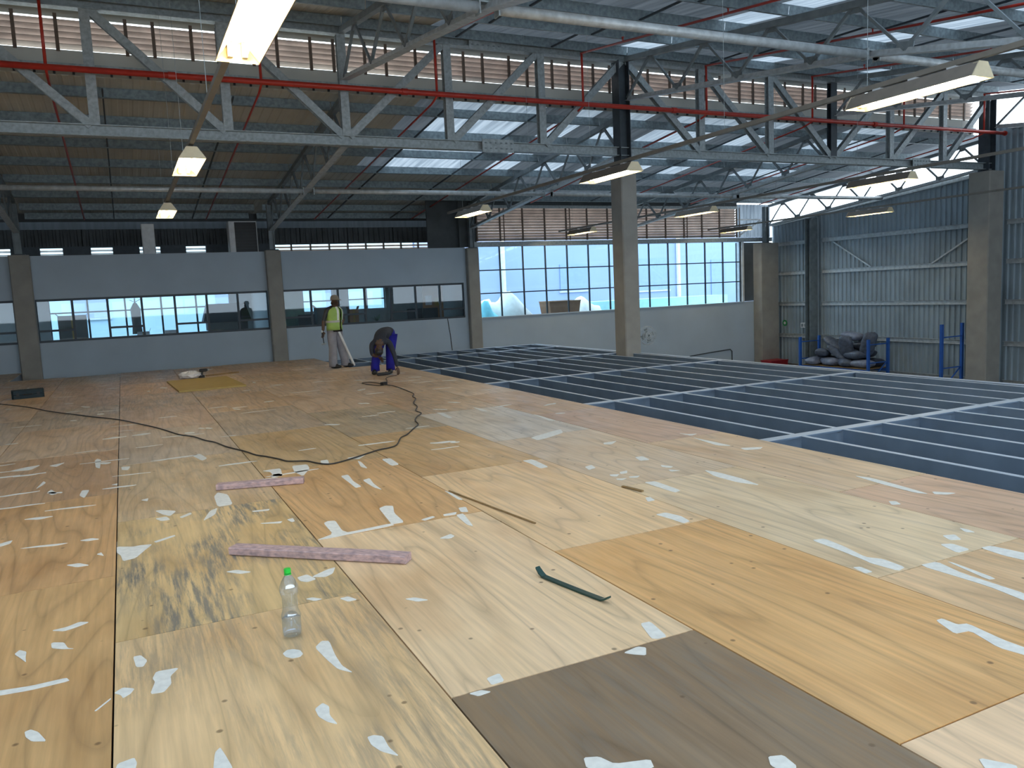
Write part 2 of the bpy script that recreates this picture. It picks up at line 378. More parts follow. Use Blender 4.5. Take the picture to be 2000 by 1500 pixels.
# ---- filler patches trowelled over joints and screw heads
PATCHES=[
[(-0.611,4.339),(-0.594,4.38),(-0.561,4.34),(-0.558,4.269),(-0.55,4.203),(-0.579,4.27)],
[(-0.461,4.383),(-0.45,4.39),(-0.404,4.361),(-0.382,4.275),(-0.355,4.252),(-0.406,4.277),(-0.454,4.319)],
[(-0.473,4.565),(-0.405,4.573),(-0.348,4.613),(-0.3,4.582),(-0.357,4.543),(-0.413,4.52)],
[(-0.661,3.948),(-0.506,3.917),(-0.369,3.921),(-0.355,3.88),(-0.502,3.873),(-0.655,3.894)],
[(-0.249,3.522),(-0.189,3.609),(-0.189,3.595),(-0.242,3.517)],
[(-0.489,3.484),(-0.469,3.493),(-0.44,3.455),(-0.405,3.361),(-0.457,3.391),(-0.481,3.438)],
[(-0.179,3.648),(-0.144,3.683),(-0.099,3.646),(-0.115,3.605),(-0.144,3.578),(-0.152,3.612)],
[(-0.101,3.995),(-0.068,3.993),(-0.042,3.916),(-0.06,3.857),(-0.09,3.869)],
[(-0.01,3.769),(0.084,3.757),(0.045,3.691),(0.045,3.611),(0.012,3.544),(-0.041,3.556),(-0.018,3.665),(-0.027,3.708)],
[(-0.174,2.989),(-0.162,3.052),(-0.108,3.064),(-0.099,3.023),(-0.11,2.952)],
[(0.156,2.947),(0.177,2.973),(0.188,2.91),(0.202,2.812),(0.19,2.751),(0.132,2.784)],
[(0.521,3.65),(0.544,3.678),(0.572,3.674),(0.599,3.644),(0.604,3.598),(0.585,3.574),(0.553,3.575),(0.527,3.609)],
[(0.666,3.635),(0.709,3.691),(0.741,3.671),(0.73,3.503),(0.731,3.385),(0.757,3.291),(0.707,3.361),(0.687,3.47)],
[(0.543,3.068),(0.581,3.1),(0.598,3.058),(0.584,2.99),(0.596,2.906),(0.565,2.945),(0.543,3.001)],
[(0.669,2.761),(0.694,2.762),(0.722,2.737),(0.72,2.654),(0.735,2.583),(0.688,2.643),(0.668,2.703)],
[(0.754,4.277),(0.791,4.28),(0.835,4.226),(0.792,4.219)],
[(0.916,4.182),(0.965,4.185),(0.997,4.113),(0.946,4.112)],
[(1.218,3.98),(1.273,3.971),(1.327,3.894),(1.265,3.908)],
[(0.419,4.999),(0.484,4.998),(0.561,4.905),(0.496,4.906)],
[(0.78,4.649),(0.843,4.668),(0.874,4.558),(0.816,4.537),(0.784,4.578)],
[(0.855,4.61),(0.97,4.689),(1.019,4.699),(0.98,4.599),(0.926,4.564)],
[(1.234,2.943),(1.3,2.956),(1.29,2.884),(1.229,2.88)],
[(1.854,2.841),(1.941,2.859),(1.968,2.831),(1.924,2.769),(1.878,2.809)],
[(2.094,3.057),(2.149,3.051),(2.117,2.875),(2.065,2.876),(2.043,2.896)],
[(1.119,2.863),(1.175,2.863),(1.206,2.83),(1.146,2.823)],
[(1.29,2.248),(1.339,2.226),(1.362,2.164),(1.482,2.125),(1.464,2.078),(1.33,2.116),(1.267,2.192)],
[(1.833,1.938),(1.883,1.919),(1.875,1.846),(1.817,1.84),(1.804,1.896)],
[(2.418,1.589),(2.482,1.502),(2.462,1.481),(2.367,1.52)],
[(3.266,2.362),(3.309,2.362),(3.306,2.283),(3.354,2.266),(3.325,2.081),(3.328,1.974),(3.264,1.935),(3.237,2.047),(3.293,2.213),(3.209,2.227)],
[(3.693,3.514),(3.779,3.493),(3.757,3.317),(3.708,3.129),(3.761,3.052),(3.748,2.899),(3.672,2.882),(3.649,3.044),(3.66,3.088),(3.682,3.288)],
[(3.516,3.052),(3.557,3.035),(3.549,2.944),(3.496,2.95)],
[(3.836,2.88),(3.964,2.866),(3.912,2.678),(3.904,2.323),(3.811,2.267),(3.851,2.497)],
[(4.009,2.836),(4.021,2.808),(3.981,2.541),(3.936,2.553)],
[(4.367,2.883),(4.447,2.874),(4.483,2.675),(4.37,2.606),(4.347,2.734)],
[(4.238,3.049),(4.306,3.015),(4.296,2.897),(4.183,2.897)],
[(4.395,3.146),(4.473,3.117),(4.416,3.034),(4.353,3.065)],
[(4.613,3.187),(4.626,3.139),(4.607,3.076),(4.568,3.115)],
[(5.201,4.507),(5.248,4.383),(5.215,4.077),(5.171,3.808),(5.125,3.878),(5.149,4.206)],
[(5.247,3.843),(5.344,3.718),(5.257,3.727),(5.199,3.787)],
[(4.784,3.843),(4.826,3.813),(4.787,3.741),(4.727,3.768)],
[(4.393,5.38),(4.429,5.256),(4.437,4.951),(4.397,4.704),(4.323,4.885),(4.316,5.155)],
[(3.73,5.328),(3.823,5.302),(3.805,4.941),(3.728,4.919),(3.726,5.203)],
[(3.248,4.515),(3.337,4.515),(3.37,4.383),(3.344,4.25),(3.278,4.238),(3.269,4.377)],
[(3.456,4.929),(3.495,4.918),(3.474,4.824),(3.403,4.822)],
[(3.3,6.707),(3.411,6.707),(3.377,6.316),(3.283,6.31),(3.307,6.56)],
[(3.908,7.724),(4.44,7.978),(4.348,7.756),(4.062,7.594),(3.904,7.535)],
[(4.374,6.963),(4.546,6.964),(4.399,6.837),(4.338,6.887)],
[(4.228,6.178),(4.311,6.171),(4.274,5.998),(4.175,6.02)],
[(3.637,6.115),(3.729,6.15),(3.696,6.018),(3.602,5.987)],
[(3.774,5.756),(3.86,5.764),(3.805,5.684),(3.738,5.687)],
[(3.65,5.729),(3.731,5.692),(3.661,5.627),(3.63,5.674)],
[(3.614,5.57),(3.7,5.529),(3.625,5.495),(3.601,5.535)],
[(3.741,5.567),(3.838,5.54),(3.778,5.492),(3.727,5.531)],
[(4.22,5.768),(4.272,5.65),(4.217,5.615),(4.182,5.694)],
[(4.164,5.581),(4.227,5.483),(4.134,5.505)],
[(4.706,9.197),(4.722,9.013),(4.687,8.516),(4.623,8.624)],
[(4.355,10.388),(4.395,10.154),(4.358,9.812),(4.297,9.931)],
[(3.758,10.248),(3.83,10.181),(3.771,9.656),(3.702,9.664)],
[(5.299,6.904),(5.344,6.786),(5.432,6.75),(5.309,6.699)],
[(5.254,6.631),(5.271,6.326),(5.27,6.021),(5.173,6.133)],
[(5.26,5.9),(5.459,5.801),(5.373,5.744),(5.231,5.797)],
[(-0.179,5.974),(-0.078,5.906),(-0.031,5.913),(0.043,5.89),(-0.002,5.789),(-0.067,5.623),(-0.142,5.602),(-0.154,5.741),(-0.178,5.82)],
[(0.051,5.952),(0.188,6.041),(0.196,6.007),(0.066,5.915)],
[(0.092,6.865),(0.138,6.869),(0.245,6.757),(0.19,6.62),(0.142,6.706)],
[(0.084,6.61),(0.164,6.621),(0.187,6.504),(0.123,6.5)],
[(0.252,6.543),(0.339,6.637),(0.346,6.579),(0.267,6.498)],
[(0.402,6.305),(0.479,6.591),(0.543,6.654),(0.504,6.451)],
[(0.557,7.073),(0.6,7.21),(0.669,7.075),(0.665,6.697),(0.547,6.689)],
[(0.769,6.385),(0.902,6.362),(0.887,6.319),(0.775,6.346)],
[(0.771,5.984),(0.926,5.939),(0.903,5.892),(0.782,5.96)],
[(0.96,5.963),(1.008,5.979),(1.005,5.884),(0.98,5.87)],
[(1.04,5.32),(1.17,5.396),(1.175,5.702),(1.213,5.738),(1.265,5.718),(1.246,5.443),(1.27,5.369),(1.597,5.409),(1.597,5.348),(1.114,5.31)],
[(1.636,5.857),(1.698,5.902),(1.752,5.863),(1.696,5.66),(1.683,5.379),(1.589,5.384),(1.612,5.619)],
[(1.805,5.372),(1.91,5.41),(1.916,5.373),(1.821,5.329)],
[(1.988,5.404),(2.099,5.408),(2.067,5.348),(1.982,5.359)],
[(2.062,5.335),(2.125,5.34),(2.059,4.997),(2.035,5.059)],
[(2.152,5.507),(2.212,5.499),(2.172,5.356),(2.125,5.39)],
[(1.754,4.874),(1.858,4.924),(1.864,4.865),(1.82,4.828)],
[(2.257,6.079),(2.278,5.981),(2.277,5.707),(2.243,5.732)],
[(1.662,7.164),(1.738,7.182),(1.708,6.886),(1.717,6.65),(1.661,6.625),(1.663,6.803)],
[(1.788,6.873),(1.864,6.912),(1.834,6.676),(1.832,6.412),(1.796,6.547)],
[(2.2,7.661),(2.288,7.653),(2.273,7.31),(2.189,7.29)],
[(1.977,7.746),(1.993,7.673),(1.963,7.326),(1.928,7.436)],
[(1.91,7.952),(2.136,7.996),(2.006,7.814)],
[(1.659,7.995),(1.737,7.995),(1.708,7.807),(1.636,7.776)],
[(1.366,7.927),(1.511,7.902),(1.492,7.689),(1.367,7.387),(1.333,7.621)],
[(1.074,7.873),(1.163,7.887),(1.249,7.877),(1.204,7.511),(1.133,7.564),(1.135,7.772)],
[(0.54,9.201),(0.624,9.271),(0.672,8.93),(0.612,8.817)],
[(-0.411,9.621),(-0.39,9.735),(-0.348,9.636),(-0.351,9.109),(-0.391,9.199)],
[(-0.152,9.044),(-0.066,9.008),(-0.091,8.822),(-0.147,8.865)],
[(-1.191,9.607),(-1.064,9.719),(-0.927,9.768),(-1.0,9.52),(-1.163,9.557)],
[(-0.847,9.643),(-0.695,9.746),(-0.768,9.52)],
[(-0.864,8.444),(-0.829,8.785),(-0.8,8.688),(-0.831,8.538)],
[(-0.756,8.203),(-0.732,8.323),(-0.669,8.094),(-0.714,8.062)],
[(-0.485,7.873),(-0.473,8.086),(-0.411,8.063),(-0.44,7.734)],
[(-0.854,7.233),(-0.747,7.244),(-0.63,7.197),(-0.739,7.153)],
[(-0.956,6.539),(-0.855,6.61),(-0.861,6.516),(-0.945,6.451)],
[(-0.796,6.337),(-0.673,6.334),(-0.482,6.286),(-0.559,6.257)],
[(-0.419,6.299),(-0.339,6.315),(-0.289,6.252),(-0.369,6.251)],
[(-0.473,5.729),(-0.395,5.723),(-0.333,5.637),(-0.406,5.639)],
[(-0.301,5.865),(-0.272,5.895),(-0.254,5.796)],
[(-0.237,8.17),(-0.182,8.201),(-0.186,8.107)],
[(-0.003,7.335),(0.058,7.373),(0.047,7.259)]]

def patch(poly, z=.0012):
    cx = sum(p[0] for p in poly) / len(poly); cy = sum(p[1] for p in poly) / len(poly)
    area = sum(poly[i][0] * poly[(i + 1) % len(poly)][1] - poly[(i + 1) % len(poly)][0] * poly[i][1] for i in range(len(poly)))
    if area < 0: poly = poly[::-1]
    # one round of corner cutting, for hand-smeared outlines
    q = []
    n = len(poly)
    for i in range(n):
        (ax, ay), (bx, by) = poly[i], poly[(i + 1) % n]
        q += [(ax * .88 + bx * .12, ay * .88 + by * .12), (ax * .12 + bx * .88, ay * .12 + by * .88)]
    me = MB().prism([(x - cx, y - cy) for x, y in q], -.0005, z).mesh('filler_patch', 'filler')
    return put('filler_patch', me, floor, (cx, cy, 0))
for p in PATCHES: patch(p)
rp = random.Random(5)
def smear(x, y, ang, L_, W_):
    n = 5; top, bot = [], []
    for i in range(n):
        t = i / (n - 1); w = W_ * math.sin(math.pi * (.12 + .76 * t)) * rp.uniform(.6, 1.2) / 2
        px_, py_ = (t - .5) * L_, rp.uniform(-.15, .15) * W_
        top.append((px_, py_ + w)); bot.append((px_, py_ - w))
    ca, sa = math.cos(ang), math.sin(ang)
    patch([(x + a * ca - b * sa, y + a * sa + b * ca) for a, b in bot + top[::-1]])
for i in range(175):
    y = 7.4 + 14.8 * rp.random() ** 1.15; x = rp.uniform(-3.2 - .16 * y, 5.5)
    if y > 18.3 and x > 4.5: continue
    if x > 3.5 and y < 9: continue
    if rp.random() < .5: smear(x, y, rp.choice([0, .1, -.1]), rp.uniform(.18, .55), rp.uniform(.03, .07))
    else: smear(x, y, rp.uniform(0, 3), rp.uniform(.1, .3), rp.uniform(.06, .14))

# ---- mezzanine steel
mz = empty('mezzanine_frame', (8.5, 12.0, GZ), 'open blue-grey steel joist grid of the unfinished mezzanine beside the plywood', 'steel frame')
XE, YE = 11.25, 21.6
def lit_top_i(name, a, b, w, h, t):
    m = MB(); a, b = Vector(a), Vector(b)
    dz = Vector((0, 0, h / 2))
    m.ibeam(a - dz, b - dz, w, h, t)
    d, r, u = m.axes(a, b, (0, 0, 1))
    m.beam(a + u * .001, b + u * .001, w, .004, mi=1)  # thin pale cap paints the lit top of the flange
    return m.build(name, ['joist', 'joist_lit'], mz)
BY = [-.88, 2.62, 6.12, 9.62, 13.10, 16.60, 20.05]
for y in BY: lit_top_i('main_beam', (-8.8, y, -.024), (XE - .04, y, -.024), .13, .34, .014)
lit_top_i('edge_beam', (-2.2, YE, -.024), (XE + .06, YE, -.024), .12, .34, .014)
lit_top_i('edge_beam', (XE, -3.0, -.024), (XE, 16.04, -.024), .12, .34, .014)
lit_top_i('edge_beam', (XE, 16.66, -.024), (XE, YE - .07, -.024), .12, .34, .014)
rows = BY + [YE]
jx = [6.22 + .605 * k for k in range(9)]
for i in range(len(rows) - 1):
    a, b = rows[i] + .07, rows[i + 1] - .07
    for k, x in enumerate(jx + [5.6]):
        if b < 0: continue
        m = MB()
        H, W, t = .25, .055, .006
        # lipped channel with its web towards the camera
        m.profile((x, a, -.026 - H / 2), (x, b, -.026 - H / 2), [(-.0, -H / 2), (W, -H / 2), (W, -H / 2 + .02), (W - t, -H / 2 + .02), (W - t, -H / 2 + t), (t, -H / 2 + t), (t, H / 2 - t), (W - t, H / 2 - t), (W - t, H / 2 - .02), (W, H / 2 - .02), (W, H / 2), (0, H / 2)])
        m.box(x - .001, x + W + .001, a, b, -.0265, -.0225, 1)  # pale cap again, the lit joist top put into colour
        m.build('joist', ['joist', 'joist_lit'], mz)
for x, y in [(XE - .3, 2.62), (XE - .3, 9.62), (XE - .3, 20.05), (5.2, 6.12), (5.2, 13.1), (5.2, 20.05), (-2.0, 6.12), (-2.0, 13.1)]:
    MB().ibeam((x, y, GZ + .012), (x, y, -.364), .15, .15, .012, up=(0, 1, 0)).box(x - .13, x + .13, y - .13, y + .13, GZ, GZ + .012).build('post', 'joist', mz)

# ---- window wall, office part (left) and big-window part (right)
wb = empty('wall_back', (0, YW, GZ), 'long painted wall with office windows and a tall glazed bay', 'wall', kind='structure')
ZT, ZS, ZH = 3.20, .77, 1.99
def wpiece(x0, x1, z0, z1, y0=YW, y1=YW + .22, m='white_wall'): return B(x0, x1, y0, y1, z0, z1).build('wall_panel', m, wb)
wpiece(XL, 11.3, GZ, ZS); wpiece(XL, 10.95, ZH, ZT); wpiece(10.83, 10.95, ZS, ZH)
wpiece(11.3, XR, GZ, .73)
wpiece(23.52, XR - .2, .73, 3.2, YW + .35, YW + .5, 'dark_clad')
MB().beam((11.3, YW + .1, 3.30), (XR - .1, YW + .1, 3.30), .2, .17).build('lintel', 'galv', wb)
def concrete_column(name, x0, x1, y0, y1, z0, z1, label, stub=None):
    e = empty(name, ((x0 + x1) / 2, (y0 + y1) / 2, z0), label, 'column')
    c = .025
    MB().prism([(x0 + c, y0), (x1 - c, y0), (x1, y0 + c), (x1, y1 - c), (x1 - c, y1), (x0 + c, y1), (x0, y1 - c), (x0, y0 + c)], z0, z1).build('shaft', 'concrete', e)
    if stub:
        w, zt = stub; cx, cy = (x0 + x1) / 2, (y0 + y1) / 2
        B(cx - .17, cx + .17, cy - .17, cy + .17, z1, z1 + .025).build('base_plate', 'dark_steel', e)
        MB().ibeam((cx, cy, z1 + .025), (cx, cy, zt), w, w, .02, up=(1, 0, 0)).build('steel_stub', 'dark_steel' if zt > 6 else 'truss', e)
    return e
concrete_column('concrete_column', -2.66, -2.16, YW - .22, YW, GZ, 3.22, 'concrete wall column at the far left, beside the dark floor opening', (.17, 4.62))
concrete_column('concrete_column', 4.16, 4.62, YW - .22, YW, GZ, 3.22, 'concrete wall column between the two long office windows', (.17, 4.62))
concrete_column('concrete_column', 10.93, 11.36, YW - .24, YW, GZ, 3.16, 'concrete wall column between the office windows and the tall glazed bay', (.17, 4.62))
concrete_column('concrete_column', 10.86, 11.30, 16.10, 16.58, GZ, 4.50, 'tall free-standing concrete column rising through the mezzanine in front of the glazed bay', (.30, 6.86))
concrete_column('concrete_column', 24.02, 24.98, YW - .5, YW, GZ, 3.12, 'broad concrete corner column beside the glazed bay', (.2, 4.62))
concrete_column('concrete_column', 24.30, 25.0, 16.0, 16.70, GZ, 4.62, 'massive concrete column against the corrugated wall under the girder end', (.34, 6.86))

# office windows (bands of seven lights, hopper transoms in every other one)
def window_band(name, xs, label, transoms, z0=ZS, z1=ZH):
    e = empty(name, ((xs[0] + xs[-1]) / 2, YW + .08, z0), label, 'window', kind='structure')
    m = MB(); f = .062
    m.box(xs[0], xs[-1], YW + .05, YW + .13, z0, z0 + f); m.box(xs[0], xs[-1], YW + .05, YW + .13, z1 - f, z1)
    for x in xs: m.box(max(xs[0], x - f / 2), min(xs[-1], x + f / 2), YW + .052, YW + .128, z0 + f, z1 - f)
    m.build('window_frame', 'frame', e)
    zt = z0 + .33
    for i in range(len(xs) - 1):
        a, b = xs[i] + f / 2, xs[i + 1] - f / 2
        if i in transoms:
            B(a, b, YW + .055, YW + .125, zt - .03, zt + .03).build('transom', 'frame', e)
            B(a, b, YW + .085, YW + .091, z0 + f, zt - .03).build('pane', 'glass', e); B(a, b, YW + .085, YW + .091, zt + .03, z1 - f).build('pane', 'glass', e)
        else: B(a, b, YW + .085, YW + .091, z0 + f, z1 - f).build('pane', 'glass', e)
    return e
window_band('window_1', [-8.9 + .89 * i for i in range(8)], 'office window band cut by the left edge of the picture', (0, 2, 4, 6))
window_band('window_2', [-2.16 + (4.16 + 2.16) / 7 * i for i in range(8)], 'office window band with seven lights left of the middle wall column', (0, 2, 4, 6))
window_band('window_3', [4.62 + (10.83 - 4.62) / 7 * i for i in range(8)], 'office window band behind the two workers', (0, 2, 4, 6))
# the tall glazed bay: 13 x 3 panes
e = empty('window_4', (17.4, YW + .1, .73), 'tall glazed bay of three rows of blue-lit panes behind the free-standing column', 'window', kind='structure')
gx = [11.38 + (23.40 - 11.38) / 13 * i for i in range(14)]; gz = [.76, 1.575, 2.39, 3.205]
for x in gx: B(x - .022, x + .022, YW + .06, YW + .12, .74, 3.215).build('mullion', 'frame', e)
for z in gz[1:3]: B(gx[0] + .022, gx[-1] - .022, YW + .064, YW + .116, z - .02, z + .02).build('transom', 'frame', e)
for i in range(13):
    for j in range(3): B(gx[i] + .022, gx[i + 1] - .022, YW + .086, YW + .092, gz[j] + (.02 if j else -.02), gz[j + 1] - (.02 if j < 2 else -.01)).build('pane', 'film', e)
B(gx[-1] + .022, gx[-1] + .12, YW - .02, YW + .3, .73, 3.215).build('reveal', 'white_frame', e)
B(gx[0] - .03, gx[-1] + .1, YW - .05, YW + .06, .70, .738).build('sill', 'white_wall', e)

# ---- louvred band over the glazed bay
lv = empty('wall_louver', (17.3, YW, 3.4), 'brown louvred ventilation band above the tall glazed bay', 'louver')
nb = 12
for s0, s1 in [(11.45, 14.4), (14.4, 17.35), (17.35, 20.3), (20.3, 23.2)]:
    for k in range(nb):
        z = 3.46 + k * .1
        MB().beam((s0, YW + .12, z), (s1, YW + .12, z), .13, .012, up=(0, .62, .78)).build('blade', 'louver', lv)
for i in range(14):
    x = 11.45 + (23.2 - 11.45) / 13 * i
    B(x - .025, x + .025, YW + .02, YW + .07, 3.4, 4.62).build('mullion', 'louver_post', lv)
    if i % 3 == 1: B(x + .14, x + .17, YW + .02, YW + .05, 3.4, 4.6).build('mullion', 'louver_post', lv)
B(11.4, 23.25, YW + .0, YW + .06, 4.56, 4.66).build('top_rail', 'galv', lv)
B(10.78, 23.25, YW + .07, YW + .1, 4.60, 4.93).build('fascia', 'dark_clad', lv)
B(10.78, 11.44, YW + .07, YW + .1, 3.21, 4.60).build('fascia', 'dark_clad', lv)
# translucent corner panel right of the louvres
tp = empty('trim_1', (23.9, YW, 3.4), 'narrow translucent corrugated panel in the far corner under the roof', 'panel', kind='structure')
def corrugated(a, b, z0a, z1a, z0b, z1b, pitch=.196, depth=.045, flip=1):
    """a trapezoidal-rib sheet standing between plan points a and b, with its own heights at each end"""
    a, b = Vector(a), Vector(b); L_ = (b - a).length; d = (b - a) / L_; n = Vector((-d.y, d.x)) * flip
    m = MB(); st = []; s = 0
    prof = [(0, 0), (.46, 0), (.58, 1), (.88, 1), (1, 0)]
    k = 0
    while True:
        done = False
        for u, w in prof[:-1]:
            q = (k + u) * pitch
            if q >= L_: done = True; break
            st.append((q, w * depth))
        if done: break
        k += 1
    st.append((L_, 0))
    vs_ = []
    for q, w in st:
        t = q / L_; p = a + d * q + n * w
        vs_ += [(p.x, p.y, z0a + (z0b - z0a) * t), (p.x, p.y, z1a + (z1b - z1a) * t)]
    m.add(vs_, [(2 * i, 2 * i + 2, 2 * i + 3, 2 * i + 1) for i in range(len(st) - 1)])
    return m
corrugated((23.25, YW + .12), (25.1, YW + .12), 3.4, 4.75, 3.4, 4.75).build('translucent_sheet', 'skylight', tp)
B(23.25, 25.1, YW + .03, YW + .08, 4.1, 4.15).build('rail', 'white_frame', tp)
MB().beam((23.3, YW + .04, 3.45), (24.5, YW + .04, 4.1), .03, .05).build('brace', 'white_frame', tp)

# ---- rear wall above the office roof
ru = empty('wall_rear', (0, YO, 3.1), 'dark upper wall with a pale light slit above the office roof', 'wall', kind='structure')
B(XL, 11.2, YW + .22, YO + 2.4, 3.02, 3.12).build('office_roof_slab', 'slab', ru)
for i in range(12):
    x0 = XL + i * 1.7; x1 = min(x0 + 1.7, 10.95)
    if x1 - x0 < .1: break
    corrugated((x0, YO + .05), (x1, YO + .05), 3.62, 4.17, 3.62, 4.17).build('cladding_sheet', 'dark_clad', ru)
    B(x0, x1, YO + .115, YO + .125, 4.05, 4.42).build('light_strip', 'slit', ru)
    B(x0, x1, YO + .03, YO + .05, 4.40, 4.70).build('fascia', 'dark_clad', ru)
B(XL, 10.95, YO + .0, YO + .04, 3.59, 3.64).build('rail', 'dark_steel', ru)
# low louvre strip: bays of three blades between dark vent boxes
x = XL + .3; i = 0
while x < 10.6:
    pass_x = x
    if i % 2 == 0:
        for k in range(3): MB().beam((x, YO + .06, 3.28 + k * .11), (x + .62, YO + .06, 3.28 + k * .11), .09, .012, up=(0, .5, .86)).build('blade', 'louver' if x > 4.4 else 'white_frame', ru)
        x += .62
    else:
        if x < 4.3: MB().box(x, x + .78, YO - .05, YO + .12, 3.12, 3.60).build('vent_box', 'dark_steel', ru); x += .78
        else: B(x, x + .05, YO, YO + .1, 3.12, 3.6).build('mullion', 'louver_post', ru); x += .05
    i += 1
# return wall of dark cladding between the deep office part and the glazed bay
wr = empty('wall_return', (11.0, 27.4, 3.1), 'black clad return wall and added shade panel in the roof corner left of the glazed bay', 'wall', kind='structure')
corrugated((11.0, YW + .22), (11.0, YO + .1), 3.12, 4.72, 3.12, 4.55).build('cladding_sheet', 'dark_clad', wr)
B(9.7, 11.03, YW + .3, YW + .36, 3.12, 4.90).build('shade_panel', 'dark_clad', wr)  # dark panel added to stand for the unlit roof corner

# ---- left wall (out of the picture) added to keep that side darker
wl = empty('wall_left', (XL, 10, GZ), 'plain unseen clad wall beyond the left edge', 'wall', kind='structure')
for i in range(9):
    y0 = YR + i * 3.75; y1 = min(y0 + 3.75, 28.9)
    f = lambda yy: (near_top(yy) if yy < YG else back_top(yy)) + .15
    corrugated((XL, y0), (XL, y1), GZ, f(y0), GZ, f(y1)).build('cladding_sheet', 'clad', wl)

wn = empty('wall_near', (8, YR, GZ), 'low clad wall behind the camera, left open above to let light in', 'wall', kind='structure')  # unseen wall, upper band left open to light girders and far wall
for i in range(9):
    x0 = XL + i * 3.85; x1 = min(x0 + 3.85, XR)
    corrugated((x0, YR), (x1, YR), GZ, 1.1, GZ, 1.1).build('cladding_sheet', 'clad', wn)

# ---- right wall: corrugated sheets on girts, open gap under the roof
wr2 = empty('wall_right', (XR, 10, GZ), 'tall corrugated steel wall with horizontal girts and daylight above it', 'wall', kind='structure')
def wtop(y, far=None):
    if far is None: far = y > 16.7
    return 3.92 + .0835 * (26.1 - y) if far else 6.04 - .10 * (16.3 - y)
y = 26.1
while y > YR:
    y1 = y - .784
    far = (y + y1) / 2 > 16.69
    za, zb = wtop(y, far), wtop(y1, far)
    corrugated((XR, y), (XR, y1), GZ, za, GZ, zb, flip=-1).build('cladding_sheet', 'clad', wr2)
    y = y1
for z in (3.05, 1.83, .56, -.76, -2.0):
    for a, b in [(25.9, 23.95), (23.35, 16.72), (15.98, 6.0), (6.0, YR)]:
        MB().profile((XR - .09, a, z), (XR - .09, b, z), [(-.05, -.075), (.05, -.075), (.05, -.068), (-.043, -.068), (-.043, .068), (.05, .068), (.05, .075), (-.05, .075)]).build('girt', 'galv_light', wr2)
for a, b in [(26.0, 16.75), (15.98, 8), (8, YR)]:
    off = -.05
    MB().beam((XR - .07, a, wtop(a) + off), (XR - .07, b, wtop(b if b != 16.75 else 16.8) + off), .1, .12).build('eaves_rail', 'galv_light', wr2)
for p, q in [((22.75, 2.95), (21.0, 1.9)), ((16.75, 2.9), (18.5, 1.9))]:
    MB().beam((XR - .1, p[0], p[1]), (XR - .1, q[0], q[1]), .05, .05).build('brace', 'galv_light', wr2)
sc_ = empty('steel_column', (XR - .28, 23.65, GZ), 'slender steel column on the corrugated wall behind the sack pile', 'column')
MB().ibeam((XR - .32, 23.65, GZ), (XR - .32, 23.65, 3.95), .42, .26, .016, up=(0, 1, 0)).build('shaft', 'truss', sc_)

# ================================================================== ROOF
ceil = empty('ceiling', (8, 12, 6), 'corrugated sheet roof on purlins with translucent strips', 'roof', kind='structure')
def roof_sheet(x0, x1, ya, za, yb, zb, m, nm):
    # ribs run down the slope
    mb = MB(); pitch, depth = .196, .010; st = []; k = 0; Lx = x1 - x0
    while k * pitch < Lx - 1e-6:
        for u, w in [(0, 0), (.46, 0), (.58, 1), (.88, 1)]:
            q = (k + u) * pitch
            if q < Lx: st.append((q, w * depth))
        k += 1
    st.append((Lx, 0)); vs_ = []
    for q, w in st: vs_ += [(x0 + q, ya, za + w), (x0 + q, yb, zb + w)]
    mb.add(vs_, [(2 * i, 2 * i + 2, 2 * i + 3, 2 * i + 1) for i in range(len(st) - 1)])
    return mb.build(nm, m, ceil)
SKY_B = lambda xc: 7.2 < xc < 10.7 or 11.6 < xc < 17.6 or 18.6 < xc < 22.5
SKY_N = lambda xc, i: xc > 8 and i % 5 in (1,)
x = XL; i = 0
while x < XR + .3:
    x1 = x + .784; xc = (x + x1) / 2; yb = 28.85 if xc < 10.9 else 26.5
    s = SKY_B(xc) and (i % 4 != 0)
    roof_sheet(x, x1, 16.95, back_top(16.95) + .215, 22.75, back_top(22.75) + .215, 'skylight' if s else ('roof_glow' if xc > 6 else 'roof'), 'skylight_sheet' if s else 'roof_sheet')
    roof_sheet(x, x1, 22.70, back_top(22.70) + .222, yb, back_top(yb) + .222, 'roof_glow' if xc > 11.5 else 'roof', 'roof_sheet')
    s = xc < 14 and i % 3 != 0  # sheets above the camera, out of view, added as floor light
    roof_sheet(x, x1, YR, near_top(YR) + .222, 8.5, near_top(8.5) + .222, 'skylight_fill' if s else 'roof', 'skylight_sheet' if s else 'roof_sheet')
    s = SKY_N(xc, i)
    roof_sheet(x, x1, 8.4, near_top(8.4) + .215, 17.2, near_top(17.2) + .215, 'skylight' if s else ('roof_glow' if xc > 6 else 'roof'), 'skylight_sheet' if s else 'roof_sheet')
    x = x1; i += 1
for y in (17.45, 19.1, 20.75, 22.4, 24.05, 25.7):
    for a, b in zip(BAYS[:-1], BAYS[1:]):
        MB().zed((a + .01, y, back_top(y) + .11), (b - .01, y, back_top(y) + .11), .07, .21, up=(0, .1, 1)).build('purlin', 'purlin', ceil)
for y in (27.3, 28.6):
    for a, b in zip(BAYS[:3], BAYS[1:4]):
        MB().zed((a + .01, y, back_top(y) + .11), (b - .25, y, back_top(y) + .11), .07, .2).build('purlin', 'purlin', ceil)
ny = [16.15 - 1.68 * k for k in range(13)]
for y in ny:
    for a, b in zip(BAYS[:-1], BAYS[1:]):
        MB().zed((a + .01, y, near_top(y) + .11), (b - .01, y, near_top(y) + .11), .07, .2, up=(0, -.14, 1)).build('purlin', 'purlin', ceil)
